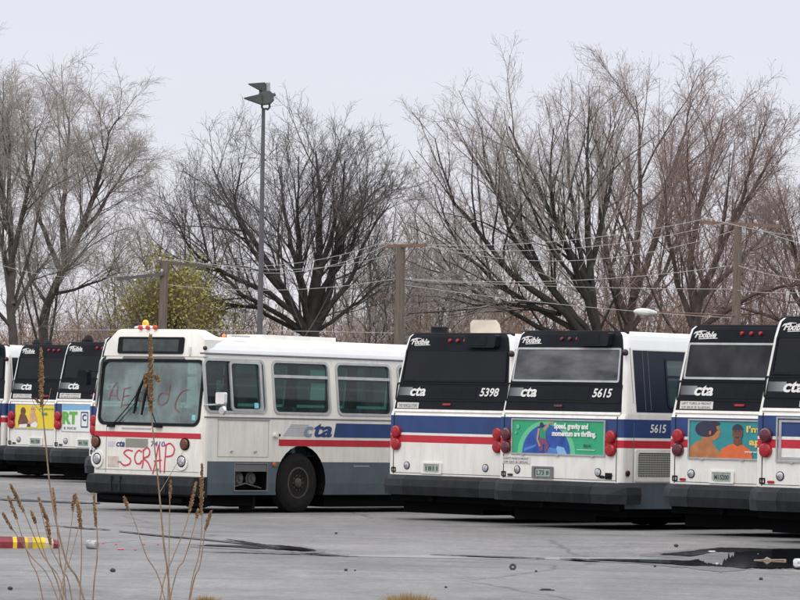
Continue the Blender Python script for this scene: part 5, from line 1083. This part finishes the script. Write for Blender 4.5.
mb.add([mpt(x, y, -.35) for x, y in P_] + [mpt(x, y, .2) for x, y in P_], [tuple(range(7)), tuple(range(13, 6, -1))] + [(i, (i + 1) % 7, (i + 1) % 7 + 7, i + 7) for i in range(7)])
mb.tube([mpt(273, 95), mpt(275.5, 94)], .05, 8); mb.build('lamp_housing', [LAMPG], f2)

def upole(px_top, py_top, px_bot, Y, r, label, arms, lean=0):
    tp = at(px_top, py_top, Y); bt = at(px_bot, 400, Y); k = (tp.x - bt.x) / (tp.z - bt.z); O = Vector((bt.x - bt.z * k, Y, 0))
    t = thing('utility_pole', label, 'utility pole', O, 0, 'wooden utility poles behind the lot')
    mb = MB(); mb.tube([Vector((0, 0, 0)), tp - O], [r, r * .8], 10); mb.build('pole', [POLE], t, True)
    for (xa, ya, xb, yb, dya, dyb, wm) in arms:
        a_, b_ = at(xa, ya, Y) - O + Vector((0, dya - r, 0)), at(xb, yb, Y) - O + Vector((0, dyb - r, 0)); d = (b_ - a_).normalized(); mb = MB(); u_ = Vector((0, 0, 1)) * .06; n_ = d.cross(Vector((0, 0, 1))).normalized() * .055
        mb.add([a_ - u_ - n_, a_ - u_ + n_, a_ + u_ + n_, a_ + u_ - n_, b_ - u_ - n_, b_ - u_ + n_, b_ + u_ + n_, b_ + u_ - n_], [(0, 1, 2, 3), (7, 6, 5, 4), (0, 4, 5, 1), (1, 5, 6, 2), (2, 6, 7, 3), (3, 7, 4, 0)])
        ar = mb.build('crossarm', [wm], t)
        mb = MB()
        for u in (.04, .32, .68, .96): q = a_.lerp(b_, u); mb.lathe([(.06, .03), (.10, .055), (.16, .055), (.20, .02)], q, 'z', 8)
        mb.build('insulators', [INSUL], ar)
        m_ = a_.lerp(b_, .5); mb = MB()
        for u in (.22, .78): mb.tube([a_.lerp(b_, u), Vector((m_.x, m_.y, m_.z - .7))], .022, 4)
        mb.build('brace', [wm], ar)
    return O, t
PY1, PY2, PY3 = 157., 155., 150.
upole(164.5, 262, 160.5, PY1, .20, 'left utility pole, in front of the yellow green tree', [(117, 279.5, 164, 274, 0, 0, MAST), (158, 262, 208, 264, 0, 3, POLE)])
upole(401, 246, 397.5, PY2, .22, 'middle utility pole, between the dark tree and the wide tree', [(381, 245, 426, 247, 1.5, -1.5, ARM)])
upole(738, 226, 734.5, PY3, .19, 'right utility pole with long brown crossarm', [(707, 220, 775, 229, 2, -2, ARM)])
def wire(a, b, sag, label, name='power_line', r=.0125, kinks=24):
    A_, B_ = at(*a), at(*b); pts = [A_.lerp(B_, i / kinks) - Vector((0, 0, sag * 4 * (i / kinks) * (1 - i / kinks))) for i in range(kinks + 1)]
    O = A_; mb = MB(); mb.tube([p - O for p in pts], r, 4); o = mb.build(name, [WIRE], None, True); o.location = O; tag(o, label, 'wire', 'power lines strung between the poles')
P1, P2, P3 = PY1, PY2, PY3
wire((176, 259, P1), (383, 242.5, P2), .55, 'top wire from the left pole to the middle pole'); wire((198, 262, P1), (390, 243.5, P2), .75, 'second wire from the left pole to the middle pole'); wire((206, 263, P1), (424, 245, P2), .55, 'third wire from the left pole, ending right of the middle pole')
wire((163, 284, P1), (399, 278, P2), .35, 'middle height wire between the left and middle poles'); wire((60, 330, P1), (397, 333, P2), -.05, 'lowest wire just above the roof of the graffiti bus')
wire((384, 242.5, P2), (709, 218, P3), .45, 'top wire from the middle pole to the right pole'); wire((404, 244, P2), (728, 222, P3), .60, 'second wire from the middle pole to the right pole'); wire((424, 245, P2), (750, 225, P3), .95, 'third wire from the middle pole to the right pole')
wire((400, 278, P2), (735, 265, P3), .35, 'middle height wire between the middle and right poles'); wire((400, 279, P2), (735, 289, P3), .10, 'wire crossing below the middle height wire'); wire((398, 284, P2), (735, 318, P3), .15, 'slanting wire passing under the street lamp head')
wire((709, 218, P3), (860, 240, 142), .2, 'top wire leaving the right pole'); wire((750, 225, P3), (880, 252, 142), .3, 'second wire leaving the right pole'); wire((736, 265, P3), (870, 285, 142), .2, 'lower wire leaving the right pole'); wire((735, 290, P3), (870, 284, 142), .2, 'lowest wire leaving the right pole')
wire((163, 268, P1), (-40, 250, 160), .7, 'top wire leaving the left pole to the left'); wire((119, 279, P1), (165, 266, P1), .45, 'slack loop wire beside the left pole top', kinks=10)
# street lamp hung on the right pole
O = at(735, 316, PY3); t = thing('street_lamp', 'white street lamp head on a long arm from the right utility pole', 'street lamp', O)
mb = MB(); mb.tube([Vector((0, -.15, 0)), at(695, 313.5, PY3 - .15) - O, at(656, 312, PY3 - .2) - O], .022, 6); mb.build('lamp_arm', [ARM], t)
a_, b_ = at(633.5, 311.5, PY3 - .2) - O, at(657, 313, PY3 - .2) - O
mb = MB(); d = b_ - a_; ks = [(0, .03), (.1, .10), (.3, .15), (.6, .15), (.85, .10), (1, .05)]
mb.tube([a_ + d * k_ for k_, _ in ks], [r_ for _, r_ in ks], 10); mb.build('lamp_head', [mat('lamp_head_white', (.62, .63, .62), .45)], t, True)
mb = MB(); q = a_ + d * .4; mb.lathe([(-.26, .05), (-.2, .10), (-.12, .12)], q, 'z', 12); mb.build('lamp_glass', [LENS], t, True)
